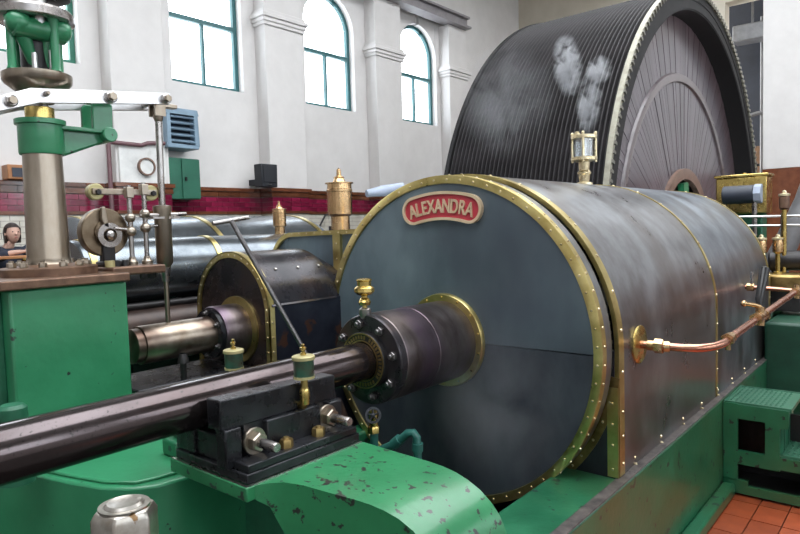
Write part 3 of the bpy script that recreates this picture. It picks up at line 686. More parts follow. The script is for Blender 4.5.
# slanting stay beside the block
stay = solo('slanting_stay', MB().prism([(2.20, -.86), (2.26, -.86), (2.45, -1.30), (2.45, -1.98), (2.36, -1.98), (2.36, -1.32)], 'x', -2.38, -2.33), 'lag_black', (-2.35, 2.4, -1.98),
            'dark slanting iron stay between the black block and the drain cock', 'stay', bevel=.004)
gst = solo('green_stay', MB().prism([(2.13, -.98), (2.19, -.93), (2.36, -1.35), (2.36, -1.98), (2.20, -1.98), (2.20, -1.3)], 'x', -2.46, -2.40), 'green_dull', (-2.43, 2.3, -1.98),
            'flat green stay plate standing behind the slanting iron stay', 'stay', bevel=.004)

#==================================================================== BLACK VALVE CHEST
VX, VZ, VR = -3.79, -.55, .42
vc = empty('valve_chest', (VX, 3.0, -2.0), 'black arched valve chest edged with brass, left of the big cylinder', 'valve chest')
sh = [(VX + VR, -2.0), (VX + VR, -.50)] + arc(VX, VZ, VR, 8, 180, 28) + [(VX - VR, -2.0)]
VY0, VY1 = 2.63, 3.40
fp = MB().prism([(VX + VR - .02, -2.0)] + arc(VX, VZ, VR - .02, 6, 180, 28) + [(VX - VR + .02, -2.0)], 'y', VY0 + .012, VY0 + .03)
part('front_panel', fp, 'lag_black', vc)
sd = MB().strip([(VX + VR, -2.0), (VX + VR, -.86)], 'y', VY0 + .03, VY1, .015)
part('side_panel', MB().box(VX + VR - .015, VX + VR, VY0 + .03, VY1, -2.0, -.865), 'lag_blue', vc)
part('side_panel', MB().box(VX + VR - .012, VX + VR + .003, VY0 + .03, VY1, -.86, -.485), 'lag_blue', vc)
part('hood', MB().strip([(VX + VR, -.48)] + arc(VX, VZ, VR, 9, 180, 28) + [(VX - VR, -2.0)], 'y', VY0 + .03, VY1 - .15, .015), 'lag_black', vc)
# chamfered rear end of the hood
hc = MB(); A_ = [(VX + VR, -.48)] + arc(VX, VZ, VR, 9, 180, 28); B_ = [(VX + (x - VX)*.98, -.48 + (z + .48)*.72) if z > -.48 else (x, z) for x, z in A_]
n_ = len(A_); vs = [(x, VY1 - .15, z) for x, z in A_] + [(x, VY1 + .02, z) for x, z in B_]
hc.add(vs, [(i, i+1, i+1+n_, i+n_) for i in range(n_-1)]); part('hood_end', hc, 'lag_black', vc)
bt = MB(); ob_ = [(VX + VR + .004, -2.0), (VX + VR + .004, -.50)] + arc(VX, VZ, VR + .004, 8, 180, 28) + [(VX - VR - .004, -2.0)]
bt.strip(ob_, 'y', VY0, VY0 + .012, .042); bt.strip(ob_, 'y', VY0, VY0 + .05, .006)
e_ = part('brass_edging', bt, 'brass_strip', vc)
r_ = MB()
for k in range(17):
    a = math.radians(5 + 170*k/16); r_.rivet((VX + (VR - .018)*math.cos(a), VY0, VZ + (VR - .018)*math.sin(a)), (0, -1, 0), .008)
for z in (-.60, -.70, -.80, -.90):
    r_.rivet((VX + VR - .018, VY0, z), (0, -1, 0), .008); r_.rivet((VX + VR + .004, VY0 + .028, z), (1, 0, 0), .008)
part('rivets', r_, 'pale_brass', e_, kind='stuff')
r_ = MB()
for y, z in ((2.75, -.89), (2.95, -.89), (3.15, -.89), (3.33, -.89), (3.30, -.52)): r_.rivet((VX + VR, y, z), (1, 0, 0), .014)
for y in (2.80, 3.0, 3.2): r_.rivet((VX + .30, y, VZ + .295), (.7, 0, .7), .013)
part('side_rivets', r_, 'steel', vc, kind='stuff')
VRX, VRZ = -3.73, -.668
part('collar_plate', MB().ring((VRX, VY0 - .004, VRZ), (0, 1, 0), .17, .232, 0, .02, 48), 'brass_strip', vc)
part('gland', MB().lathe((VRX, 2.43, VRZ), (0, 1, 0), [(0, .12), (0, .175), (.01, .182), (.21, .182)], 48), 'gland_steel', vc)
gb_ = part('gland_flange', MB().lathe((VRX, 2.40, VRZ), (0, 1, 0), [(0, .115), (0, .165), (.03, .165)], 40), 'oily_black', vc)
for k in range(6):
    a = math.radians(30 + 60*k)
    shared('gland_bolt', nut_m, 'steel', gb_, (VRX + .142*math.cos(a) - VX, 2.40 - 3.0, VRZ + .142*math.sin(a) + 2.0), scale=(.75, .75, .75))
solo('valve_rod', MB().lathe((VRX, 1.86, VRZ), (0, 1, 0), [(0, .100), (.004, .106), (.05, .106), (.052, .117), (.056, .119), (.60, .119)], 48), 'valve_rod', (VRX, 2.1, VRZ),
     'short thick turned valve rod ending square, beside the green pedestal', 'rod')

# lagged receiver with rounded shoulder behind the chest
rc = empty('receiver_casing', (-3.85, 4.3, -2.0), 'grey lagged casing with brass edging between valve chest and big cylinder', 'casing')
RO = [(-3.30, 0.0), (-4.05, -.012)] + arc(-4.02, -.30, .29, 96, 180, 12) + [(-4.31, -2.0)]
face = MB()
for p, q in zip(RO[:-1], RO[1:]):
    if abs(p[0] - q[0]) > 1e-4: face.prism([p, q, (q[0], -2.0), (p[0], -2.0)], 'y', 3.43, 3.45)
part('front_panel', face, 'lag_front', rc)
part('top_lagging', MB().strip([(-3.50, -.002)] + RO[1:], 'y', 3.45, 6.2, .015), 'lag_dark', rc)
be = MB(); be.strip([(-3.30, .006)] + [(x, z + .004) for x, z in RO[1:]], 'y', 3.405, 3.43, .034)
be.box(-3.545, -3.465, 3.405, 3.43, -1.2, -.03)
e_ = part('brass_edging', be, 'brass_strip', rc)
r_ = MB()
for k in range(9): r_.rivet((-3.39 - k*.09, 3.405, -.016), (0, -1, 0), .007)
for k in range(6): r_.rivet((-3.505, 3.405, -.10 - k*.12), (0, -1, 0), .008)
part('rivets', r_, 'pale_brass', e_, kind='stuff')
def relief(x, y, z, s, lab):
    t = empty('relief_valve', (x, y, z), lab, 'valve', 'brass relief valves')
    part('base', MB().lathe((x, y, z), (0, 0, 1), [(0, .085*s), (.13*s, .085*s), (.14*s, .10*s)], 28), 'bronze', t)
    part('body', MB().lathe((x, y, z + .14*s), (0, 0, 1), [(0, .10*s), (.012*s, .112*s), (.21*s, .112*s), (.215*s, .118*s), (.235*s, .118*s), (.24*s, .112*s), (.285*s, .110*s)], 28), 'bronze', t)
    part('cap', MB().lathe((x, y, z + .425*s), (0, 0, 1), [(0, .11*s), (.004*s, .130*s), (.012*s, .130*s), (.02*s, .06*s), (.05*s, .045*s), (.06*s, .05*s), (.075*s, .03*s), (.08*s, .022*s), (.13*s, .020*s), (.15*s, 0)], 28), 'bronze', t)
relief(-3.75, 3.70, -.005, .90, 'large brass relief valve standing behind the big cylinder rim')
relief(-4.79, 3.915, -.025, .56, 'small brass relief valve standing on the shiny far receiver')

# T-shaped starting lever
tb = empty('starting_lever', (-2.75, 2.45, -1.0), 'thin steel bar with a T handle leaning across the black valve chest', 'lever')
pt, pb = Vector((-3.08, 2.165, .075)), Vector((-2.72, 2.44, -.80))
part('bar', MB().tube([pb, pt], .0135), 'dark_steel', tb)
q = Vector((.02, .21, .03)).normalized()
part('handle', MB().tube([pt - q*.115, pt + q*.115], .0125), 'steel', tb)
part('foot', MB().box(-2.76, -2.68, 2.38, 2.50, -1.0, -.79), 'oily_black', tb, .006)

#==================================================================== LUBRICATOR ON TOP OF THE CYLINDER
lx, ly, lz = -2.415, 5.45, CR + AZ
lu = empty('steam_lubricator', (lx, ly, lz), 'glass bodied brass lubricator puffing steam on top of the big cylinder', 'lubricator')
part('stem', MB().lathe((lx, ly, lz - .01), (0, 0, 1), [(0, .075), (.03, .07), (.04, .045), (.10, .05), (.11, .06), (.125, .06), (.14, .045), (.22, .05)], 20), 'pale_brass', lu)
part('base_plate', MB().lathe((lx, ly, lz + .205), (0, 0, 1), [(0, .06), (.015, .115), (.04, .115), (.045, .10)], 24), 'pale_brass', lu)
part('glass', MB().lathe((lx, ly, lz + .245), (0, 0, 1), [(0, .085), (.17, .085)], 24), 'cup_glass', lu)
part('inner_tube', MB().cyl((lx, ly, lz + .245), (lx, ly, lz + .41), .028, seg=14), 'steel_bright', lu)
part('top_plate', MB().lathe((lx, ly, lz + .41), (0, 0, 1), [(0, .115), (.028, .115), (.034, .08), (.034, .03)], 24), 'pale_brass', lu)
for k in range(4):
    a = math.radians(20 + 90*k); x, y = lx + .10*math.cos(a), ly + .10*math.sin(a)
    part('tie_rod', MB().cyl((x, y, lz + .20), (x, y, lz + .455), .011, seg=10).ball((x, y, lz + .455), .015, 8), 'pale_brass', lu)
part('filler_cap', MB().lathe((lx - .05, ly - .03, lz + .44), (0, 0, 1), [(0, .03), (.02, .03), (.022, .018), (.035, .02), (.04, 0)], 12), 'pale_brass', lu)

#==================================================================== COPPER PIPE ON THE CYLINDER'S SIDE
cpz = -.735
pp = empty('copper_pipe', (-1.0, 5.3, -.9), 'copper steam pipe with brass unions running along the big cylinder side', 'pipe')
part('flange_plate', MB().lathe((AX + CR, 3.80, cpz), (1, 0, 0), [(0, .115), (.008, .115), (.012, .108), (.012, .02)], 36), 'brass', pp)
pa = [(AX + CR, 3.80, cpz), (-1.12, 3.81, cpz), (-1.04, 3.84, cpz)] + [(-1.04 + .10*math.sin(math.radians(a)), 3.84 + .16*(1 - math.cos(math.radians(a))) + .06*a/90, cpz + .01*a/90) for a in range(15, 91, 15)] + [(-.94, 4.2, cpz + .02), (-.94, 6.55, cpz + .075)]
part('pipe', MB().tube(pa, .024, 16), 'copper', pp)
part('union_nut', MB().hexnut((-1.26, 3.80, cpz), (1, 0, 0), .043, .05).cyl((-1.21, 3.80, cpz), (-1.18, 3.81, cpz), .033, seg=16).cyl((-1.30, 3.80, cpz), (-1.26, 3.80, cpz), .031, seg=16), 'bronze', pp)
uj = MB().hexnut((-.94, 4.10, cpz + .018), (0, 1, 0), .040, .04).cyl((-.94, 4.14, cpz + .02), (-.94, 4.20, cpz + .02), .032, seg=16).cyl((-.94, 4.12, cpz - .045), (-.94, 4.12, cpz + .02), .016, seg=10)
part('union_elbow', uj, 'bronze', pp)
vy = 5.02; vz = cpz + .04
part('cock_body', MB().cyl((-.94, vy - .10, vz), (-.94, vy + .10, vz), .037, seg=16).hexnut((-.94, vy - .14, vz), (0, 1, 0), .045, .05).hexnut((-.94, vy + .09, vz), (0, 1, 0), .045, .05).cyl((-.94, vy, vz - .06), (-.94, vy, vz + .07), .030, seg=14), 'bronze', pp)
part('cock_arm', MB().tube([(-.94, vy, vz + .07), (-.97, vy - .03, vz + .085), (-1.02, vy - .10, vz + .10)], .016).ball((-1.02, vy - .10, vz + .10), .022), 'bronze', pp)
part('cock_handle', MB().tube([(-.945, vy + .01, vz + .07), (-.95, vy + .03, vz + .12), (-.945, vy + .09, vz + .22), (-.94, vy + .15, vz + .33), (-.94, vy + .155, vz + .34)], [.016, .027, .031, .034, .018], 14), 'handle_black', pp, label='black grip of the cock handle')
te = MB().hexnut((-.94, 6.46, vz + .03), (0, 1, 0), .042, .05).cyl((-.94, 6.50, vz + .035), (-.94, 6.62, vz + .035), .036, seg=14).cyl((-.94, 6.56, vz - .03), (-.94, 6.56, vz + .09), .022, seg=12)
part('tee', te, 'bronze', pp)
part('branch_pipe', MB().tube([(-.94, 6.56, vz + .035), (-1.1, 6.57, vz + .045), (AX + CR, 6.58, vz + .055)], .020), 'copper', pp)
part('branch_nut', MB().hexnut((-1.34, 6.58, vz + .055), (1, 0, 0), .036, .06), 'bronze', pp)
part('bleed_stem', MB().cyl((-1.30, 6.58, vz + .05), (-1.30, 6.58, vz + .20), .012, seg=8), 'steel', pp)

#==================================================================== GREEN STEPS
sp = empty('cast_steps', (-.9, 5.85, FL), 'green cast iron two tread steps with pierced side plates against the bed', 'steps')
def side_plate(y0, y1):
    """plate with its two openings left open, pieced from quads"""
    m = MB(); B = lambda x0, x1, z0, z1: m.box(x0, x1, y0, y1, z0, z1)
    B(-1.30, -1.195, FL + .12, -1.48); B(-1.195, -.84, -1.60, -1.485); B(-1.0, -.90, -1.86, -1.60); B(-1.195, -.90, -1.97, -1.86)
    B(-.90, -.42, -1.955, -1.86); B(-1.30, -1.12, FL + .02, -2.10); B(-1.12, -.42, FL + .02, -2.14); B(-.47, -.42, -2.14, -1.955)
    m.prism([(-.90, -1.60), (-.84, -1.60)] + arc(-.87, -1.60, .03, 0, -90, 5)[1:] + [(-.90, -1.63)], 'y', y0, y1)
    return m
for y in (5.55, 6.12):
    part('side_plate', side_plate(y, y + .035), 'green_bed', sp)
def tread(x0, x1, z, nm='tread'):
    o = part(nm, MB().box(x0, x1, 5.565, 6.15, z - .03, z), 'green_tread', sp, .006)
    m = MB(); k = 0
    nx, ny = int((x1 - x0 - .06)/.035), 13
    for i in range(nx):
        for j in range(ny):
            cx, cy = x0 + .045 + i*.035, 5.625 + j*.039; a = .75 if (i + j) % 2 else -.75; ca, sa = math.cos(a)*.016, math.sin(a)*.016
            w_ = .0035; nx_, ny_ = -math.sin(a)*w_, math.cos(a)*w_
            m.add([(cx-ca-nx_, cy-sa-ny_, z), (cx+ca-nx_, cy+sa-ny_, z), (cx+ca+nx_, cy+sa+ny_, z), (cx-ca+nx_, cy-sa+ny_, z), (cx, cy-.001, z+.007), (cx, cy+.001, z+.007)],
                  [(0,1,4), (2,3,5), (1,2,5,4), (3,0,4,5)])
    part('chequer_ribs', m, 'green_tread', o, kind='stuff')
    e = MB(); e.box(x0, x1, 5.565, 5.583, z, z+.006); e.box(x0, x1, 6.132, 6.15, z, z+.006); e.box(x1-.016, x1, 5.583, 6.132, z, z+.006); e.box(x0, x0+.016, 5.583, 6.132, z, z+.006)
    part('tread_edge', e, 'green_tread', o)
tread(-1.30, -.825, -1.476); tread(-.90, -.40, -1.845)
part('riser', MB().box(-.905, -.895, 5.585, 6.12, -1.845, -1.51), 'green_dull', sp)
for y in (5.72, 5.90, 6.05): part('riser_bar', MB().box(-.90, -.888, y - .02, y + .02, -1.84, -1.52), 'green_tread', sp)
part('inner_panel', MB().box(-1.33, -.46, 5.98, 6.0, FL + .02, -1.62).box(-1.33, -.46, 5.64, 5.98, FL, FL + .06), 'dark_iron', sp)
part('back_rail', MB().box(-.44, -.40, 5.585, 6.12, FL + .02, -1.875), 'green_dull', sp)

#==================================================================== GOVERNOR STAND (left foreground)
GX, GY = -3.72, 1.425
gv = empty('governor_stand', (GX, GY, -1.105), 'green pedestal with a steel column carrying the green governor head', 'governor')
part('pedestal', MB().box(-4.08, -3.40, 1.112, 1.695, -1.105, -.245), 'green', gv, .012)
part('corner_rib', MB().box(-3.98, -3.50, 1.075, 1.115, -1.105, -.25), 'green_dull', gv, .01)
part('top_plate', MB().box(-4.12, -3.365, 1.06, 1.70, -.242, -.195), 'rusty_plate', gv, .008)
part('shelf_arm', MB().box(-3.90, -3.56, 1.70, 2.025, -.222, -.172), 'rusty_plate', gv, .010)
bl = MB(); bl.hexnut((-3.66, 1.985, -.222), (0, 0, -1), .03, .035); bl.hexnut((-3.60, 1.90, -.222), (0, 0, -1), .022, .03)
part('shelf_nut', bl, 'dark_iron', gv)
part('column_flange', MB().lathe((GX, GY, -.195), (0, 0, 1), [(0, .24), (.04, .24), (.045, .232), (.05, .16), (.06, .135)], 48), 'rusty_plate', gv)
for k in range(12):
    a = 2*PI*k/12; x, y = GX + .185*math.cos(a), GY + .185*math.sin(a)
    part('flange_bolt', MB().hexnut((x, y, -.148), (0, 0, 1), .021, .026).cyl((x, y, -.122), (x, y, -.112), .011, seg=8), 'steel_warm', gv)
part('column', MB().lathe((GX, GY, -.145), (0, 0, 1), [(0, .128), (.02, .112), (.05, .106), (.62, .096)], 48), 'steel_warm', gv)
part('sleeve', MB().lathe((GX, GY, .455), (0, 0, 1), [(0, .098), (0, .108), (.012, .112), (.155, .112), (.16, .125), (.185, .125), (.185, .05)], 40), 'green', gv)
part('bracket_arm', MB().prism([(1.49, .455), (1.54, .458), (1.75, .545), (1.785, .565), (1.79, .60), (1.765, .62), (1.49, .615)], 'x', -3.76, -3.68), 'green', gv, .012)
part('bracket_flange', MB().box(-3.80, -3.64, 1.50, 1.765, .592, .615), 'green', gv, .006)
part('arm_boss', MB().cyl((-3.82, 1.762, .586), (-3.62, 1.762, .586), .042, seg=24, bev=.006), 'green', gv)
for x_ in (-3.80, -3.665): part('fork_cheek', MB().prism([(1.672, .60), (1.785, .60), (1.790, .755), (1.765, .775), (1.69, .768), (1.675, .75)], 'x', x_, x_ + .025), 'green', gv, .006)
part('brass_bush', MB().lathe((GX, GY, .64), (0, 0, 1), [(0, .072), (.066, .072), (.07, .06)], 28), 'brass', gv)
part('spindle', MB().cyl((GX, GY, .62), (GX, GY, 1.75), .045, seg=20), 'steel', gv)
part('spindle_collar', MB().lathe((GX, GY, .735), (0, 0, 1), [(0, .075), (.02, .085), (.04, .07), (.06, .07)], 24), 'dark_iron', gv)
dz = MB().lathe((GX, GY, .775), (0, 0, 1), [(0, .09), (.02, .115), (.055, .158), (.068, .168), (.106, .170), (.11, .163), (.11, .05)], 56)
part('lower_dish', dz, 'steel_warm', gv)
part('upper_plate', MB().lathe((GX, GY, 1.155), (0, 0, 1), [(0, .05), (0, .185), (.008, .197), (.045, .197), (.06, .185), (.075, .12), (.075, .05)], 56), 'steel', gv)
hd = MB()
for k in range(4):
    a = math.radians(18 + 90*k); x, y = GX + .142*math.cos(a), GY + .142*math.sin(a)
    hd = MB().lathe((x, y, .885), (0, 0, 1), [(0, .028), (.02, .022), (.25, .022), (.275, .032)], 14)
    part('head_pillar', hd, 'green', gv)
part('cross_yoke', MB().lathe((GX + .09, GY - .145, 1.10), (0, 1, 0), [(0, .035), (.01, .055), (.26, .055), (.27, .035)], 24).ball((GX + .09, GY - .11, 1.115), .064, 14).ball((GX + .09, GY + .09, 1.115), .064, 14), 'green', gv)
part('yoke_nut', MB().lathe((GX + .11, GY - .015, 1.12), (0, 0, 1), [(0, .03), (.095, .024), (.10, .038), (.135, .038), (.14, .03)], 12), 'steel_bright', gv)
part('bell_crank', MB().tube([(GX + .06, GY - .08, 1.06), (GX + .05, GY - .05, .98), (GX + .04, GY - .03, .92)], [.04, .03, .024]).tube([(GX + .06, GY + .05, 1.07), (GX + .05, GY + .04, 1.0), (GX + .04, GY + .03, .92)], [.045, .038, .030]), 'green', gv)
part('slide_rod', MB().cyl((GX + .10, GY + .04, .905), (GX + .10, GY + .04, 1.0), .016, seg=12), 'steel_bright', gv)
part('slide_rod', MB().cyl((GX + .11, GY - .05, .885), (GX + .11, GY - .05, .97), .014, seg=12), 'steel_bright', gv)
part('inner_sleeve', MB().cyl((GX, GY, .90), (GX, GY, 1.19), .075, seg=24), 'dark_iron', gv)
for k, s_ in enumerate((-1, 1)):
    bx_, by_ = GX + .07*s_, GY + .075*s_
    part('fly_weight', MB().lathe((bx_, by_, 1.26), (0, 0, 1), [(0, .05), (.02, .085), (.10, .10), (.22, .095), (.26, .06), (.27, 0)], 28), 'dark_iron', gv)
part('weight_arm', MB().tube([(GX + .14, GY + .05, 1.26), (GX + .165, GY + .10, 1.33), (GX + .12, GY + .13, 1.42), (GX, GY + .08, 1.47)], .017), 'dark_iron', gv)

# lever beam: two flat bars joined by pins
lv = empty('governor_lever', (GX, 1.8, .80), 'pale steel twin bar lever across the top of the steel column', 'lever')
for x0 in (-3.86, -3.60):
    t = .022; off = .0
    pts_t = [(1.00, .665), (1.19, .718), (1.335, .780), (2.121, .862), (2.130, .825), (2.120, .795), (1.375, .708), (1.19, .644), (1.00, .595)]
    part('lever_bar', MB().prism(pts_t, 'x', x0, x0 + t), 'steel_bright', lv, .003, ang=20)
for y, z, r in ((1.236, .698, .030), (1.748, .787, .033), (2.086, .822, .030), (1.405, .757, .014)):
    part('pivot_pin', MB().cyl((-3.89, y, z), (-3.55, y, z), r*.55, seg=14).lathe((-3.578, y, z), (1, 0, 0), [(0, r), (.022, r), (.028, r*.8)], 18), 'steel', lv)
    part('pin_nut', MB().hexnut((-3.552, y, z), (1, 0, 0), r*.72, .02), 'steel_warm', lv)
part('slotted_tip', MB().box(-3.75, -3.70, 2.10, 2.24, .80, .825), 'steel_warm', lv, .004)

# dashpot rod hanging from the lever
dp = empty('dashpot', (-3.72, 2.11, -.54), 'tall brown dashpot with a thin rod hung from the lever end', 'dashpot')
part('clevis', MB().box(-3.76, -3.745, 2.075, 2.145, .74, .84).box(-3.695, -3.68, 2.075, 2.145, .74, .84).lathe((-3.72, 2.115, .70), (0, 0, 1), [(0, .018), (.03, .03), (.05, .03)], 14), 'steel_warm', dp)
part('upper_rod', MB().cyl((-3.72, 2.115, .73), (-3.72, 2.11, .18), .021, seg=16), 'steel', dp)
part('barrel', MB().lathe((-3.72, 2.11, -.20), (0, 0, 1), [(0, .032), (.03, .050), (.34, .052), (.36, .056), (.385, .056), (.39, .03)], 24), 'steel_warm', dp)
part('lower_cone', MB().lathe((-3.72, 2.11, -.29), (0, 0, 1), [(0, .022), (.05, .028), (.09, .034)], 18), 'steel', dp)
part('lower_rod', MB().cyl((-3.72, 2.11, -.56), (-3.72, 2.11, -.28), .015, seg=12), 'steel_warm', dp)
part('cross_bar', MB().tube([(-3.70, 1.95, .125), (-3.70, 2.26, .135)], .012).box(-3.76, -3.67, 2.02, 2.20, .105, .118), 'steel', dp)

# trip gear on the shelf
tg = empty('trip_gear', (-3.72, 1.75, -.175), 'brown disc trip gear with brass discs and ball jointed links', 'valve gear')
part('disc', MB().lathe((-3.80, 1.755, .030), (1, 0, 0), [(0, .02), (0, .135), (.006, .142), (.054, .142), (.060, .135), (.060, .07), (.068, .065), (.070, .02)], 48), 'brown_steel', tg)
part('disc_hub', MB().ring((-3.735, 1.765, .012), (1, 0, 0), .040, .072, 0, .03, 32).lathe((-3.735, 1.765, .012), (1, 0, 0), [(0, .030), (.04, .026), (.05, .012)], 20), 'steel', tg)
part('pawl', MB().prism([(1.72, .11), (1.725, .175), (1.745, .18), (1.755, .11), (1.765, .055), (1.735, .06)], 'x', -3.735, -3.705), 'steel_warm', tg, .004)
part('stand', MB().box(-3.78, -3.72, 1.725, 1.80, -.172, -.02).box(-3.80, -3.68, 1.71, 1.84, -.172, -.14), 'dark_iron', tg, .01)
for y in (1.73, 1.78, 1.83): part('stand_bolt', MB().hexnut((-3.67, y, -.172), (0, 0, 1), .018, .035), 'dark_iron', tg)
part('yellow_foot', MB().cyl((-3.64, 1.722, -.172), (-3.64, 1.722, -.135), .028, seg=14), 'cup_yellow', tg)
for y in (1.712, 2.050):
    part('brass_disc', MB().lathe((-3.78, y, .266), (1, 0, 0), [(0, .042), (.004, .048), (.045, .048), (.05, .042), (.05, .01)], 28), 'cup_yellow', tg)
    part('disc_pin', MB().cyl((-3.79, y, .262), (-3.70, y, .262), .014, seg=12).hexnut((-3.715, y, .262), (1, 0, 0), .017, .018), 'dark_iron', tg)
part('link_bar', MB().box(-3.728, -3.712, 1.68, 2.075, .250, .284), 'steel_warm', tg, .003)
for y, zt, b1, b2 in ((1.888, .305, .112, .030), (1.982, .325, .136, .050)):
    part('link_rod', MB().cyl((-3.70, y, -.172), (-3.70, y, zt), .0145, seg=14), 'steel', tg)
    part('ball_joint', MB().ball((-3.70, y, b1), .030), 'steel_warm', tg); part('ball_joint', MB().ball((-3.70, y, b2), .032), 'steel_warm', tg)
    part('link_foot', MB().lathe((-3.70, y, -.172), (0, 0, 1), [(0, .032), (.02, .032), (.03, .022), (.05, .018)], 16), 'steel_warm', tg)
    part('link_head', MB().box(-3.722, -3.678, y - .022, y + .022, zt - .075, zt - .01), 'steel_warm', tg, .004)
part('stay_rod', MB().tube([(-3.70, 1.79, .05), (-3.70, 1.888, .04)], .010), 'steel', tg)
part('stay_rod', MB().tube([(-3.70, 1.99, .058), (-3.70, 2.06, .062)], .009), 'steel', tg)

# dark crossheads and cylinders glimpsed left of the pedestal
bo = solo('green_boss', MB().lathe((-3.2, 1.03, -1.105), (0, 0, 1), [(0, .075), (.30, .062), (.345, .060), (.36, .045), (.36, 0)], 28), 'green_dull', (-3.2, 1.03, -1.105), 'small green round boss at the left edge beside the pedestal', 'boss')

#==================================================================== FAR ENGINE (left, behind)
fe = empty('far_cylinder', (-5.94, 3.0, -1.7), 'far bright lagged cylinder nearest the tiled wall', 'cylinder', 'far lagged cylinders')
part('lagging', MB().lathe((-5.94, 2.45, -.724), (0, 1, 0), [(0, .3), (0, .90), (.01, .915), (2.55, .915), (2.63, .90), (2.65, .82), (2.65, .2)], 72), 'lag_far', fe)
for y in (2.47, 3.62, 4.95): part('brass_band', MB().ring((-5.94, y, -.724), (0, 1, 0), .88, .922, 0, .05, 72), 'brass_strip', fe)
part('cradle', MB().box(-6.5, -5.4, 2.6, 5.0, -1.66, -1.50), 'green_bed', fe, .02)
fr_ = empty('far_receiver', (-4.75, 3.0, FL), 'shiny horizontal lagged receiver in front of the far cylinder', 'cylinder', 'far lagged cylinders')
part('lagging', MB().lathe((-4.78, 1.97, -.27), (0, 1, 0), [(0, .1), (0, .245), (.01, .255), (2.43, .255), (2.48, .24), (2.48, .1)], 56), 'lag_far', fr_)
for y in (2.02, 3.05, 4.25): part('brass_band', MB().ring((-4.78, y, -.27), (0, 1, 0), .25, .262, 0, .045, 56), 'brass_strip', fr_)
for y in (2.2, 3.6): part('saddle', MB().box(-4.95, -4.79, y, y + .2, -1.66, -.48), 'dark_iron', fr_)
fp_ = empty('far_exhaust_pipe', (-4.62, 2.6, FL), 'dark rusty horizontal pipe below the shiny far receiver', 'pipe')
part('pipe', MB().cyl((-4.62, 1.25, -.70), (-4.62, 4.2, -.70), .155, seg=36), 'brown_pipe', fp_)
part('upper_rail', MB().cyl((-4.60, 1.6, -.53), (-4.60, 4.2, -.53), .032, seg=16), 'dark_iron', fp_)
for y in (1.3, 3.7): part('saddle', MB().box(-4.74, -4.48, y, y + .2, -1.66, -.83), 'dark_iron', fp_)
far_rod = empty('far_rod', (-4.40, 2.6, FL), 'slim polished steel guide rod along the dark pipe', 'rod')
part('rod', MB().cyl((-4.38, .6, -.83), (-4.38, 3.0, -.83), .055, seg=24), 'steel', far_rod)
for y in (.7, 2.8): part('saddle', MB().box(-4.43, -4.355, y, y + .12, -1.66, -.87), 'dark_iron', far_rod)
fcs = empty('far_casing', (-5.15, 4.7, FL), 'far dark casing with a small oil pot beyond the shiny receiver', 'casing')
part('casing', MB().box(-5.02, -4.46, 4.47, 6.0, -1.66, -.055), 'lag_dark', fcs, .05)
part('oil_pot', MB().lathe((-4.90, 4.72, -.055), (0, 0, 1), [(0, .03), (.02, .03), (.02, .045), (.10, .045), (.10, .015), (.13, .015)], 14), 'dark_iron', fcs)
# dark guide framing under the valve rod
gd = empty('valve_guide', (-3.75, 2.1, -1.105), 'dark oily guide bar under the short valve rod', 'guide')
part('guide_bar', MB().box(-4.05, -3.55, 1.8, 2.60, -1.02, -.90), 'oily_black', gd, .01)
part('guide_leg', MB().box(-3.95, -3.65, 1.88, 2.08, -1.105, -1.02), 'dark_iron', gd)
part('guide_bolt', MB().cyl((-3.60, 2.13, -.90), (-3.60, 2.13, -.74), .02, seg=10).lathe((-3.60, 2.13, -.80), (0, 0, 1), [(0, .035), (.04, .03), (.06, .022)], 12), 'dark_iron', gd)
# dark bed in the gap between the engines
solo('far_bed', MB().box(-6.9, -4.35, .2, 6.9, FL, -1.66), 'green_bed', (-5.6, 4.8, FL), 'low green bed of the far engine seen between the machines', 'engine bed', bevel=.02)

#==================================================================== RIGHT BACKGROUND: motion work behind the cylinder
bb = empty('brass_lubricator_box', (-1.85, 9.0, -.30), 'square polished brass lubricator box with a dark barrel behind the cylinder', 'lubricator')
x0, x1, y0, z0, z1 = -2.20, -1.62, 9.0, .06, .52
part('box', MB().box(x0, x1, y0, y0 + .38, z0, z1), 'brass', bb, .015)
part('lid', MB().box(x0 - .02, x1 + .02, y0 - .02, y0 + .40, z1, z1 + .035), 'brass', bb, .008)
part('barrel', MB().cyl((x0 + .10, y0 - .04, .30), (x1 - .12, y0 - .04, .30), .115, seg=28, bev=.01), 'dark_blue', bb)
part('barrel_cap', MB().cyl((x1 - .12, y0 - .04, .30), (x1 - .04, y0 - .04, .30), .12, seg=8), 'pale_cloth', bb)
part('rod', MB().cyl((x1 - .12, y0 - .05, -.22), (x1 - .12, y0 - .05, .20), .03, seg=12), 'steel', bb)
part('stand', MB().box(x0 + .15, x1 - .05, y0 + .05, y0 + .33, -1.18, z0), 'green_dull', bb, .02)
part('knob', MB().lathe((-1.9, y0 + .15, z1 + .035), (0, 0, 1), [(0, .02), (.02, .03), (.03, 0)], 12), 'brass', bb)
ca_ = empty('connecting_arm', (-1.45, 8.9, -1.02), 'grey slanting iron arm of the motion work at the right edge', 'arm')
d0, d1 = Vector((-1.50, 8.55, -.72)), Vector((-1.02, 8.75, .55))
part('arm', MB().tube([d0, d0.lerp(d1, .3), d0.lerp(d1, .7), d1], [.16, .13, .12, .15], 20), 'grey_paint', ca_)
part('arm_foot', MB().box(-1.66, -1.38, 8.35, 8.8, -1.02, -.62), 'dark_iron', ca_, .03)
part('blue_drum', MB().lathe((-1.06, 8.7, .50), (0, 0, 1), [(0, .10), (.02, .13), (.22, .13), (.25, .10), (.25, 0)], 24), 'dark_blue', ca_)
tr_ = empty('control_rods', (-1.5, 8.4, -1.02), 'two thin steel control rods crossing behind the cylinder', 'rod')
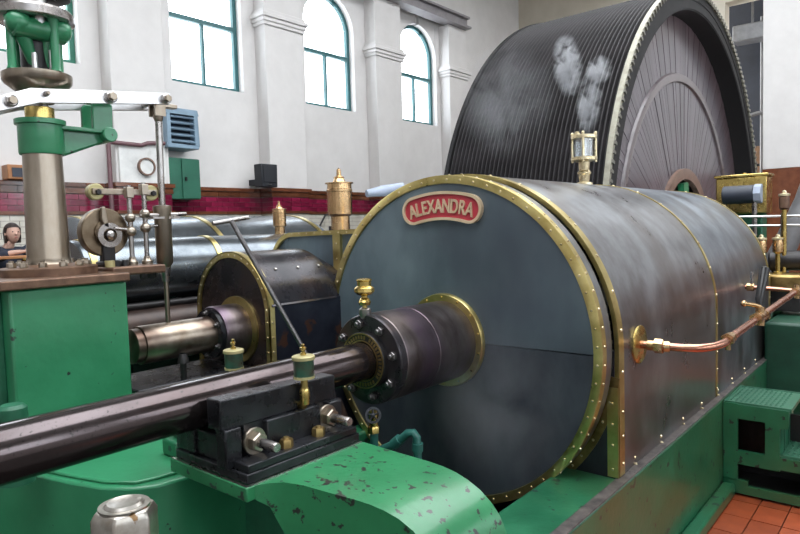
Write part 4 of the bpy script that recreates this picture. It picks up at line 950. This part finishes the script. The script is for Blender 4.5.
part('rod', MB().tube([(-1.95, 8.35, .02), (-.7, 8.40, .00)], .013), 'steel_bright', tr_)
part('rod', MB().tube([(-1.95, 8.35, -.09), (-.7, 8.40, -.10)], .013), 'steel_bright', tr_)
part('rod_post', MB().cyl((-1.34, 8.36, -1.02), (-1.34, 8.36, .05), .022, seg=10), 'steel', tr_)
def sight(x, y, z, h, lab, mid):
    t = empty('sight_feed_oiler', (x, y, z), lab, 'oiler', 'small oilers behind the cylinder')
    part('stem', MB().lathe((x, y, z), (0, 0, 1), [(0, .05), (.02, .05), (.03, .025), (h, .025)], 14), 'brass', t)
    part('cup', MB().lathe((x, y, z + h), (0, 0, 1), [(0, .03), (.02, .052), (.12, .052), (.15, .045)], 18), mid, t)
    part('lid', MB().lathe((x, y, z + h + .15), (0, 0, 1), [(0, .05), (.005, .060), (.025, .060), (.035, .025), (.06, .02), (.07, 0)], 18), 'pale_brass', t)
sight(-1.30, 8.20, -1.02, 1.10, 'oiler with a dark red cup above the thin control rods', 'rusty_plate')
sight(-1.47, 7.90, -.62, .22, 'brass oiler nearer the cylinder rim, first of a pair', 'bronze')
sight(-1.33, 8.02, -.62, .22, 'brass oiler farther from the cylinder rim, second of a pair', 'bronze')
gp = empty('guide_pot', (-1.3, 8.0, -1.02), 'brass trough and dark guide blocks behind the cylinder rim', 'bearing')
part('trough', MB().box(-1.50, -1.05, 7.86, 8.25, -.80, -.62), 'brass_aged', gp, .03)
part('foot', MB().box(-1.48, -1.10, 7.90, 8.2, -1.02, -.80), 'dark_iron', gp, .01)
part('dark_block', MB().cyl((-1.46, 8.25, -.50), (-1.0, 8.30, -.48), .11, seg=20, bev=.02), 'dark_iron', gp)
part('block_post', MB().box(-1.42, -1.36, 8.2, 8.3, -1.02, -.5), 'dark_iron', gp)
yp = MB().tube([(-1.0, 7.95, -1.02), (-1.0, 7.95, -.55), (-1.02, 7.95, -.45), (-1.0, 7.98, -.30), (-.96, 8.0, -.2)], .03)
solo('bent_brass_pipe', yp, 'brass', (-1.0, 7.95, -1.02), 'bent brass pipe at the right edge behind the copper pipe', 'pipe')
# blocks of bed stepping away on the right
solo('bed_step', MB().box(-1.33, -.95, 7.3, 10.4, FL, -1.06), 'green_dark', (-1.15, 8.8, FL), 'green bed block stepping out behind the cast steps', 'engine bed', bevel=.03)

#==================================================================== ROPE RACE: pipes in the opening
def race_pipe(x, y, z0, z1, r, lab):
    solo('upright_pipe', MB().cyl((x, y, z0), (x, y, z1), r, seg=14), 'grey_paint', (x, y, z0), lab, 'pipe', 'pipes in the far opening')
race_pipe(-3.40, 18.3, FL, 5.0, .045, 'thin upright pipe in the far opening, left of two')
race_pipe(-3.20, 18.3, FL, 5.0, .07, 'thicker upright pipe in the far opening beside the white pier')
hd_ = empty('overhead_duct', (-3.5, 17.9, 4.35), 'grey overhead duct box in the opening beside the flywheel', 'duct')
part('duct', MB().box(-3.95, -2.9, 17.7, 18.2, 4.35, 4.75), 'grey_paint', hd_, .03)
part('hanger', MB().box(-3.55, -3.50, 17.8, 17.85, 4.75, ROOF).box(-3.25, -3.20, 17.8, 17.85, 4.75, ROOF), 'grey_paint', hd_)
solo('cross_pipe', MB().tube([(-4.2, 18.22, 2.45), (-3.5, 18.22, 2.62), (-2.6, 18.22, 2.66)], .05), 'grey_paint', (-3.4, 18.22, 2.5), 'grey pipe crossing the far opening', 'pipe')
solo('race_rail', MB().cyl((-4.4, 18.5, 1.35), (-2.5, 18.5, 1.35), .035, seg=10), 'dark_iron', (-3.4, 18.5, 1.35), 'dark rail low in the far opening in front of tan bricks', 'rail')

#==================================================================== THINGS ON THE WINDOW WALL
W = -9.2
lo = empty('louvred_heater', (-9.10, 5.75, 1.36), 'pale blue louvred heater on the white wall', 'heater')
part('case', MB().box(-9.5, -9.08, 5.30, 5.85, 1.36, 1.42).box(-9.5, -9.08, 5.30, 5.85, 1.90, 1.98).box(-9.5, -9.08, 5.30, 5.37, 1.42, 1.90).box(-9.5, -9.08, 5.78, 5.85, 1.42, 1.90), 'louvre_blue', lo, .012)
part('dark_inside', MB().box(-9.5, -9.22, 5.37, 5.78, 1.42, 1.90), 'louvre_dark', lo)
for k in range(5):
    z = 1.45 + k*.095
    part('slat', MB().prism([(-9.20, z + .055), (-9.185, z + .07), (-9.075, z + .015), (-9.09, z)], 'y', 5.37, 5.78), 'louvre_blue', lo)
cb = empty('green_cabinet', (-9.15, 5.72, .57), 'green metal cabinet below the louvred heater', 'cabinet')
part('body', MB().box(-9.5, -9.20, 5.36, 5.90, .57, 1.22), 'cabinet_green', cb, .01)
part('door', MB().box(-9.20, -9.17, 5.58, 5.895, .58, 1.21), 'cabinet_green', cb, .006)
part('door_handle', MB().box(-9.17, -9.15, 5.62, 5.65, .86, .92), 'dark_iron', cb)
pn = solo('white_panel', MB().box(-9.215, -9.165, 4.56, 5.30, .79, 1.40), 'white_enamel', (-9.19, 4.9, .79), 'plain white panel on the wall behind the round clock', 'panel', bevel=.01)
ck = empty('round_clock', (-9.15, 4.965, 1.045), 'small round white clock with a thin brown rim', 'clock')
part('rim', MB().ring((-9.165, 4.965, 1.045), (1, 0, 0), .112, .135, 0, .05, 40), 'clock_rim', ck)
part('face', MB().lathe((-9.165, 4.965, 1.045), (1, 0, 0), [(0, .115), (.03, .115)], 40), 'white_enamel', ck)
sk = empty('wall_speaker', (-9.15, 7.2, .80), 'small black loudspeaker standing on the tiled ledge', 'speaker')
part('shelf_bracket', MB().box(-9.5, -9.19, 7.1, 7.25, .85, .95), 'speaker_black', sk)
part('box', MB().prism([(7.00, .80), (7.34, .80), (7.35, 1.20), (6.99, 1.20)], 'x', -9.20, -8.99), 'speaker_black', sk, .015)
part('grille', MB().box(-8.99, -8.975, 7.03, 7.31, .88, 1.17), 'speaker_black', sk, .006)
part('badge', MB().box(-8.99, -8.972, 7.12, 7.20, .835, .85), 'steel', sk)
cd = solo('wall_conduit', MB().tube([(-9.14, 4.40, -1.46), (-9.14, 4.40, 1.33), (-9.14, 4.43, 1.37), (-9.14, 4.9, 1.36), (-9.14, 5.0, 1.40), (-9.14, 5.28, 1.42)], .032), 'conduit', (-9.14, 4.4, -1.46),
          'dull purple conduit pipe rising up the wall and bending right', 'pipe')
bx_ = empty('wall_box', (-9.4, 3.28, .80), 'small brown box with a dark front on the tiled ledge at far left', 'box')
part('case', MB().box(-9.5, -9.28, 3.12, 3.45, .802, .99), 'wood_top', bx_, .008)
part('dark_front', MB().box(-9.285, -9.27, 3.17, 3.43, .83, .95), 'dark_blue', bx_)
cb2 = solo('hanging_cable', MB().tube([(-9.49, 9.30, .32), (-9.49, 8.95, .33), (-9.49, 8.78, .10), (-9.49, 8.76, -1.46)], .02), 'dark_iron', (-9.49, 8.9, -1.46), 'thin dark cable hanging on the white bricks right of the speaker', 'cable')
tl = empty('covered_rail', (-6.0, 6.9, .40), 'pale blue covered roll lying behind the big cylinder rim', 'roll')
part('roll', MB().tube([(-6.1, 6.55, .50), (-6.0, 6.8, .54), (-5.9, 7.1, .60)], [.05, .08, .06], 16), 'pale_cloth', tl)
part('stand', MB().box(-6.05, -5.95, 6.92, 7.0, FL, .50), 'dark_iron', tl)

#==================================================================== PERSON AT THE BARRIER
def skin_obj(name, verts, edges, radii, m, parent, sub=2):
    me = bpy.data.meshes.new(name); off = wloc(parent)
    me.from_pydata([Vector(v) - off for v in verts], edges, []); o = bpy.data.objects.new(name, me); C.objects.link(o); o.parent = parent
    md = o.modifiers.new('skin', 'SKIN'); md.use_smooth_shade = True
    for i, r in enumerate(radii):
        sv = me.skin_vertices[0].data[i]; sv.radius = r if isinstance(r, tuple) else (r, r)
    me.skin_vertices[0].data[0].use_root = True
    s = o.modifiers.new('sub', 'SUBSURF'); s.levels = sub; s.render_levels = sub
    me.materials.append(MATS[m]); return o
px, py, pz = -8.28, 2.72, -1.50
pe = empty('person', (px, py, pz), 'dark haired person in a navy jacket leaning on the wooden rail', 'person')
# local axes: f towards the rail (+x), s to the person's left
def Q(f, s, z): return (px + f, py + s, pz + z)
v = [Q(0, 0, .95), Q(.01, 0, 1.12), Q(.03, 0, 1.30), Q(.05, 0, 1.40), Q(.075, .01, 1.465), Q(.10, .02, 1.50),
     Q(.04, -.16, 1.36), Q(.14, -.24, 1.27), Q(.33, -.07, 1.355), Q(.37, .02, 1.365),
     Q(.04, .16, 1.36), Q(.14, .24, 1.27), Q(.30, .10, 1.375), Q(.33, .17, 1.40),
     Q(0, -.09, .90), Q(.02, -.10, .50), Q(0, -.11, .07), Q(.13, -.12, .035),
     Q(0, .09, .90), Q(.02, .10, .50), Q(0, .11, .07), Q(.13, .12, .035)]
e = [(0,1),(1,2),(2,3),(3,4),(4,5),(2,6),(6,7),(7,8),(8,9),(2,10),(10,11),(11,12),(12,13),(0,14),(14,15),(15,16),(16,17),(0,18),(18,19),(19,20),(20,21)]
r = [(.13,.11),(.12,.10),(.13,.10),.07,.052,.05,.058,.045,.034,.026,.058,.045,.034,.026,.085,.058,.04,.032,.085,.058,.04,.032]
for base, sg in ((9, 1), (13, 1)):
    b = Vector(v[base]); wr = Vector(v[base - 1]); d = (b - wr).normalized()
    side = Vector((0, 0, 1)).cross(d).normalized()
    palm = b + d*.05; v.append(tuple(palm)); e.append((base, len(v)-1)); r.append((.034, .018)); pi_ = len(v)-1
    for k, (o_, L_) in enumerate(((-.03, .055), (-.010, .068), (.010, .064), (.028, .05))):
        q1 = palm + side*o_ + d*.02; q2 = q1 + d*L_*.55 + Vector((0, 0, .002)); q3 = q2 + d*L_*.45 - Vector((0, 0, .018))
        n0 = len(v); v += [tuple(q1), tuple(q2), tuple(q3)]; e += [(pi_, n0), (n0, n0+1), (n0+1, n0+2)]; r += [.009, .0085, .007]
    t1 = b + side*.035 + d*.015; t2 = t1 + side*.02 + d*.04; n0 = len(v); v += [tuple(t1), tuple(t2)]; e += [(base, n0), (n0, n0+1)]; r += [.010, .008]
bodyo = skin_obj('body', v, e, r, 'skin', pe)
jk = [0,1,2,3,6,7,8,10,11,12]; mp_ = {k: i for i, k in enumerate(jk)}
skin_obj('jacket', [v[k] for k in jk], [(mp_[a], mp_[b]) for a, b in e[:12] if a in mp_ and b in mp_], [(.165,.145),(.155,.135),(.165,.135),(.10,.095),.085,.068,.055,.085,.068,.055], 'navy', pe)
skin_obj('trousers', [v[k] for k in (0,14,15,16,18,19,20)], [(0,1),(1,2),(2,3),(0,4),(4,5),(5,6)], [.14,.105,.075,.058,.105,.075,.058], 'trouser', pe)
# head: a shaped ball with brow, nose, mouth, ears, turned to the right of the picture
hc_ = Vector(Q(.105, .035, 1.575)); fd = Vector((.97, .02, .08)).normalized(); sd_ = Vector((0, 0, 1)).cross(fd).normalized(); ud = fd.cross(sd_)
def H(f, s, u): return hc_ + fd*f + sd_*s + ud*u
hm = MB(); n, sg_ = 18, 24; vs = []; fs = []
for i in range(n+1):
    a = PI*i/n
    for k in range(sg_):
        b = 2*PI*k/sg_; f_, s_, u_ = math.sin(a)*math.cos(b), math.sin(a)*math.sin(b), math.cos(a)
        wd_ = 1 - .22*max(0, -u_); x = f_*.098*(1 - .10*max(0, -u_)*max(0, -f_)*4*.25); y = s_*.076*wd_; z = u_*.118
        if f_ > 0: x += .012*math.exp(-((u_+.75)/.25)**2)*f_
        vs.append(H(x, y, z))
for i in range(n):
    for k in range(sg_): fs.append((i*sg_+k, (i+1)*sg_+k, (i+1)*sg_+(k+1) % sg_, i*sg_+(k+1) % sg_))
hm.add(vs, fs)
hm.lathe(H(.090, 0, .012), (fd*.30 - ud*1.0), [(0, .006), (.02, .012), (.036, .016), (.044, .010), (.048, 0)], 10)
for s_ in (-1, 1): hm.lathe(H(-.005, .072*s_, -.005), sd_*s_, [(0, .026), (.010, .030), (.016, .018), (.016, 0)], 12)
part('head', hm, 'skin', pe)
ey = MB()
for s_ in (-1, 1): ey.ball(H(.087, .028*s_, .012), .008, 10); 
part('eyes', ey, 'eye_dark', pe)
part('mouth', MB().ball(H(.094, 0, -.055), .018, 10, (1, 1, .35)), 'lip', pe)
hr = MB(); vs = []; fs = []
for i in range(n+1):
    a = PI*i/n
    for k in range(sg_):
        b = 2*PI*k/sg_; f_, s_, u_ = math.sin(a)*math.cos(b), math.sin(a)*math.sin(b), math.cos(a)
        lim = -.35 if f_ < .25 else .48
        u2 = max(u_, lim); f2 = f_ if u2 > .5 else min(f_, .45)
        vs.append(H(f2*.112 - .012, s_*.092, u2*.132 - (.06 if (f_ < .1 and u_ < -.2) else 0)))
for i in range(n):
    for k in range(sg_): fs.append((i*sg_+k, (i+1)*sg_+k, (i+1)*sg_+(k+1) % sg_, i*sg_+(k+1) % sg_))
part('hair', MB().add(vs, fs), 'hair', pe)
rl = empty('wooden_rail', (-7.95, 2.0, -1.50), 'orange brown wooden rail top on a dark barrier at the left edge', 'rail')
part('rail_top', MB().box(-8.03, -7.80, -1.5, 2.88, -.210, -.175), 'wood_top', rl, .008)
for y in (2.82, 1.4, -.2): part('post', MB().cyl((-7.9, y, -1.50), (-7.9, y, -.21), .035, seg=14), 'dark_iron', rl)
part('brass_knob', MB().lathe((-7.86, 2.76, -.295), (0, 0, 1), [(0, .03), (.02, .05), (.05, .05), (.07, .03), (.085, .03)], 16), 'brass', rl)

#==================================================================== STEAM
def steam_mat(name, dens, scale, thr):
    m = bpy.data.materials.new(name); m.use_nodes = True; MATS[name] = m
    nt = m.node_tree; N = nt.nodes; L = nt.links; N.remove(N['Principled BSDF'])
    vp = N.new('ShaderNodeVolumePrincipled'); vp.inputs['Color'].default_value = (.95, .96, 1, 1); vp.inputs['Anisotropy'].default_value = .1
    tc = N.new('ShaderNodeTexCoord'); nz = N.new('ShaderNodeTexNoise'); nz.inputs['Scale'].default_value = scale; nz.inputs['Detail'].default_value = 4
    nz.inputs['Distortion'].default_value = .7
    L.new(tc.outputs['Object'], nz.inputs['Vector'])
    mr = N.new('ShaderNodeMapRange'); mr.inputs['From Min'].default_value = thr; mr.inputs['From Max'].default_value = thr + .22
    L.new(nz.outputs['Fac'], mr.inputs['Value'])
    # fade towards the skin of the puff: its unit ball in generated space
    mp = N.new('ShaderNodeVectorMath'); mp.operation = 'SUBTRACT'; mp.inputs[1].default_value = (.5, .5, .5); L.new(tc.outputs['Generated'], mp.inputs[0])
    ln = N.new('ShaderNodeVectorMath'); ln.operation = 'LENGTH'; L.new(mp.outputs[0], ln.inputs[0])
    mf = N.new('ShaderNodeMapRange'); mf.inputs['From Min'].default_value = .5; mf.inputs['From Max'].default_value = .18; L.new(ln.outputs['Value'], mf.inputs['Value'])
    mu = N.new('ShaderNodeMath'); mu.operation = 'MULTIPLY'; L.new(mr.outputs[0], mu.inputs[0]); L.new(mf.outputs[0], mu.inputs[1])
    m2 = N.new('ShaderNodeMath'); m2.operation = 'MULTIPLY'; m2.inputs[1].default_value = dens; L.new(mu.outputs[0], m2.inputs[0])
    L.new(m2.outputs[0], vp.inputs['Density']); L.new(vp.outputs[0], N['Material Output'].inputs['Volume'])
steam_mat('steam_dense', 18, 8, .42); steam_mat('steam_thin', .55, 2.6, .36); steam_mat('steam_mist', .40, 2.4, .34)
def puff(c, s, m, lab, rot=(0, 0, 0)):
    o = solo('steam_puff', MB().ball((0, 0, 0), 1, 24, s), m, (0, 0, 0), lab, 'steam', kind='stuff'); o.location = c; o.rotation_euler = rot
puff((-2.36, 5.45, 1.06), (.12, .12, .30), 'steam_dense', 'white wisp of steam rising straight from the glass lubricator', (0, .14, 0))
puff((-2.27, 5.45, 1.33), (.13, .12, .13), 'steam_dense', 'curling top of the steam wisp above the glass lubricator')
puff((-2.82, 6.0, 1.55), (.16, .14, .34), 'steam_dense', 'loose wisp of steam against the flywheel left of the lubricator', (0, -.1, 0))
puff((-4.15, 7.0, 1.55), (.75, .35, .75), 'steam_thin', 'broad pale cloud of steam over the left of the flywheel')
puff((-1.85, 2.95, -.95), (.50, .26, .50), 'steam_mist', 'faint mist drifting in front of the big cylinder cover')

#==================================================================== lift everything so that the tiled floor is z = 0
for o in list(sc.objects):
    if o.parent is None and o.type != 'CAMERA': o.location.z += Z0
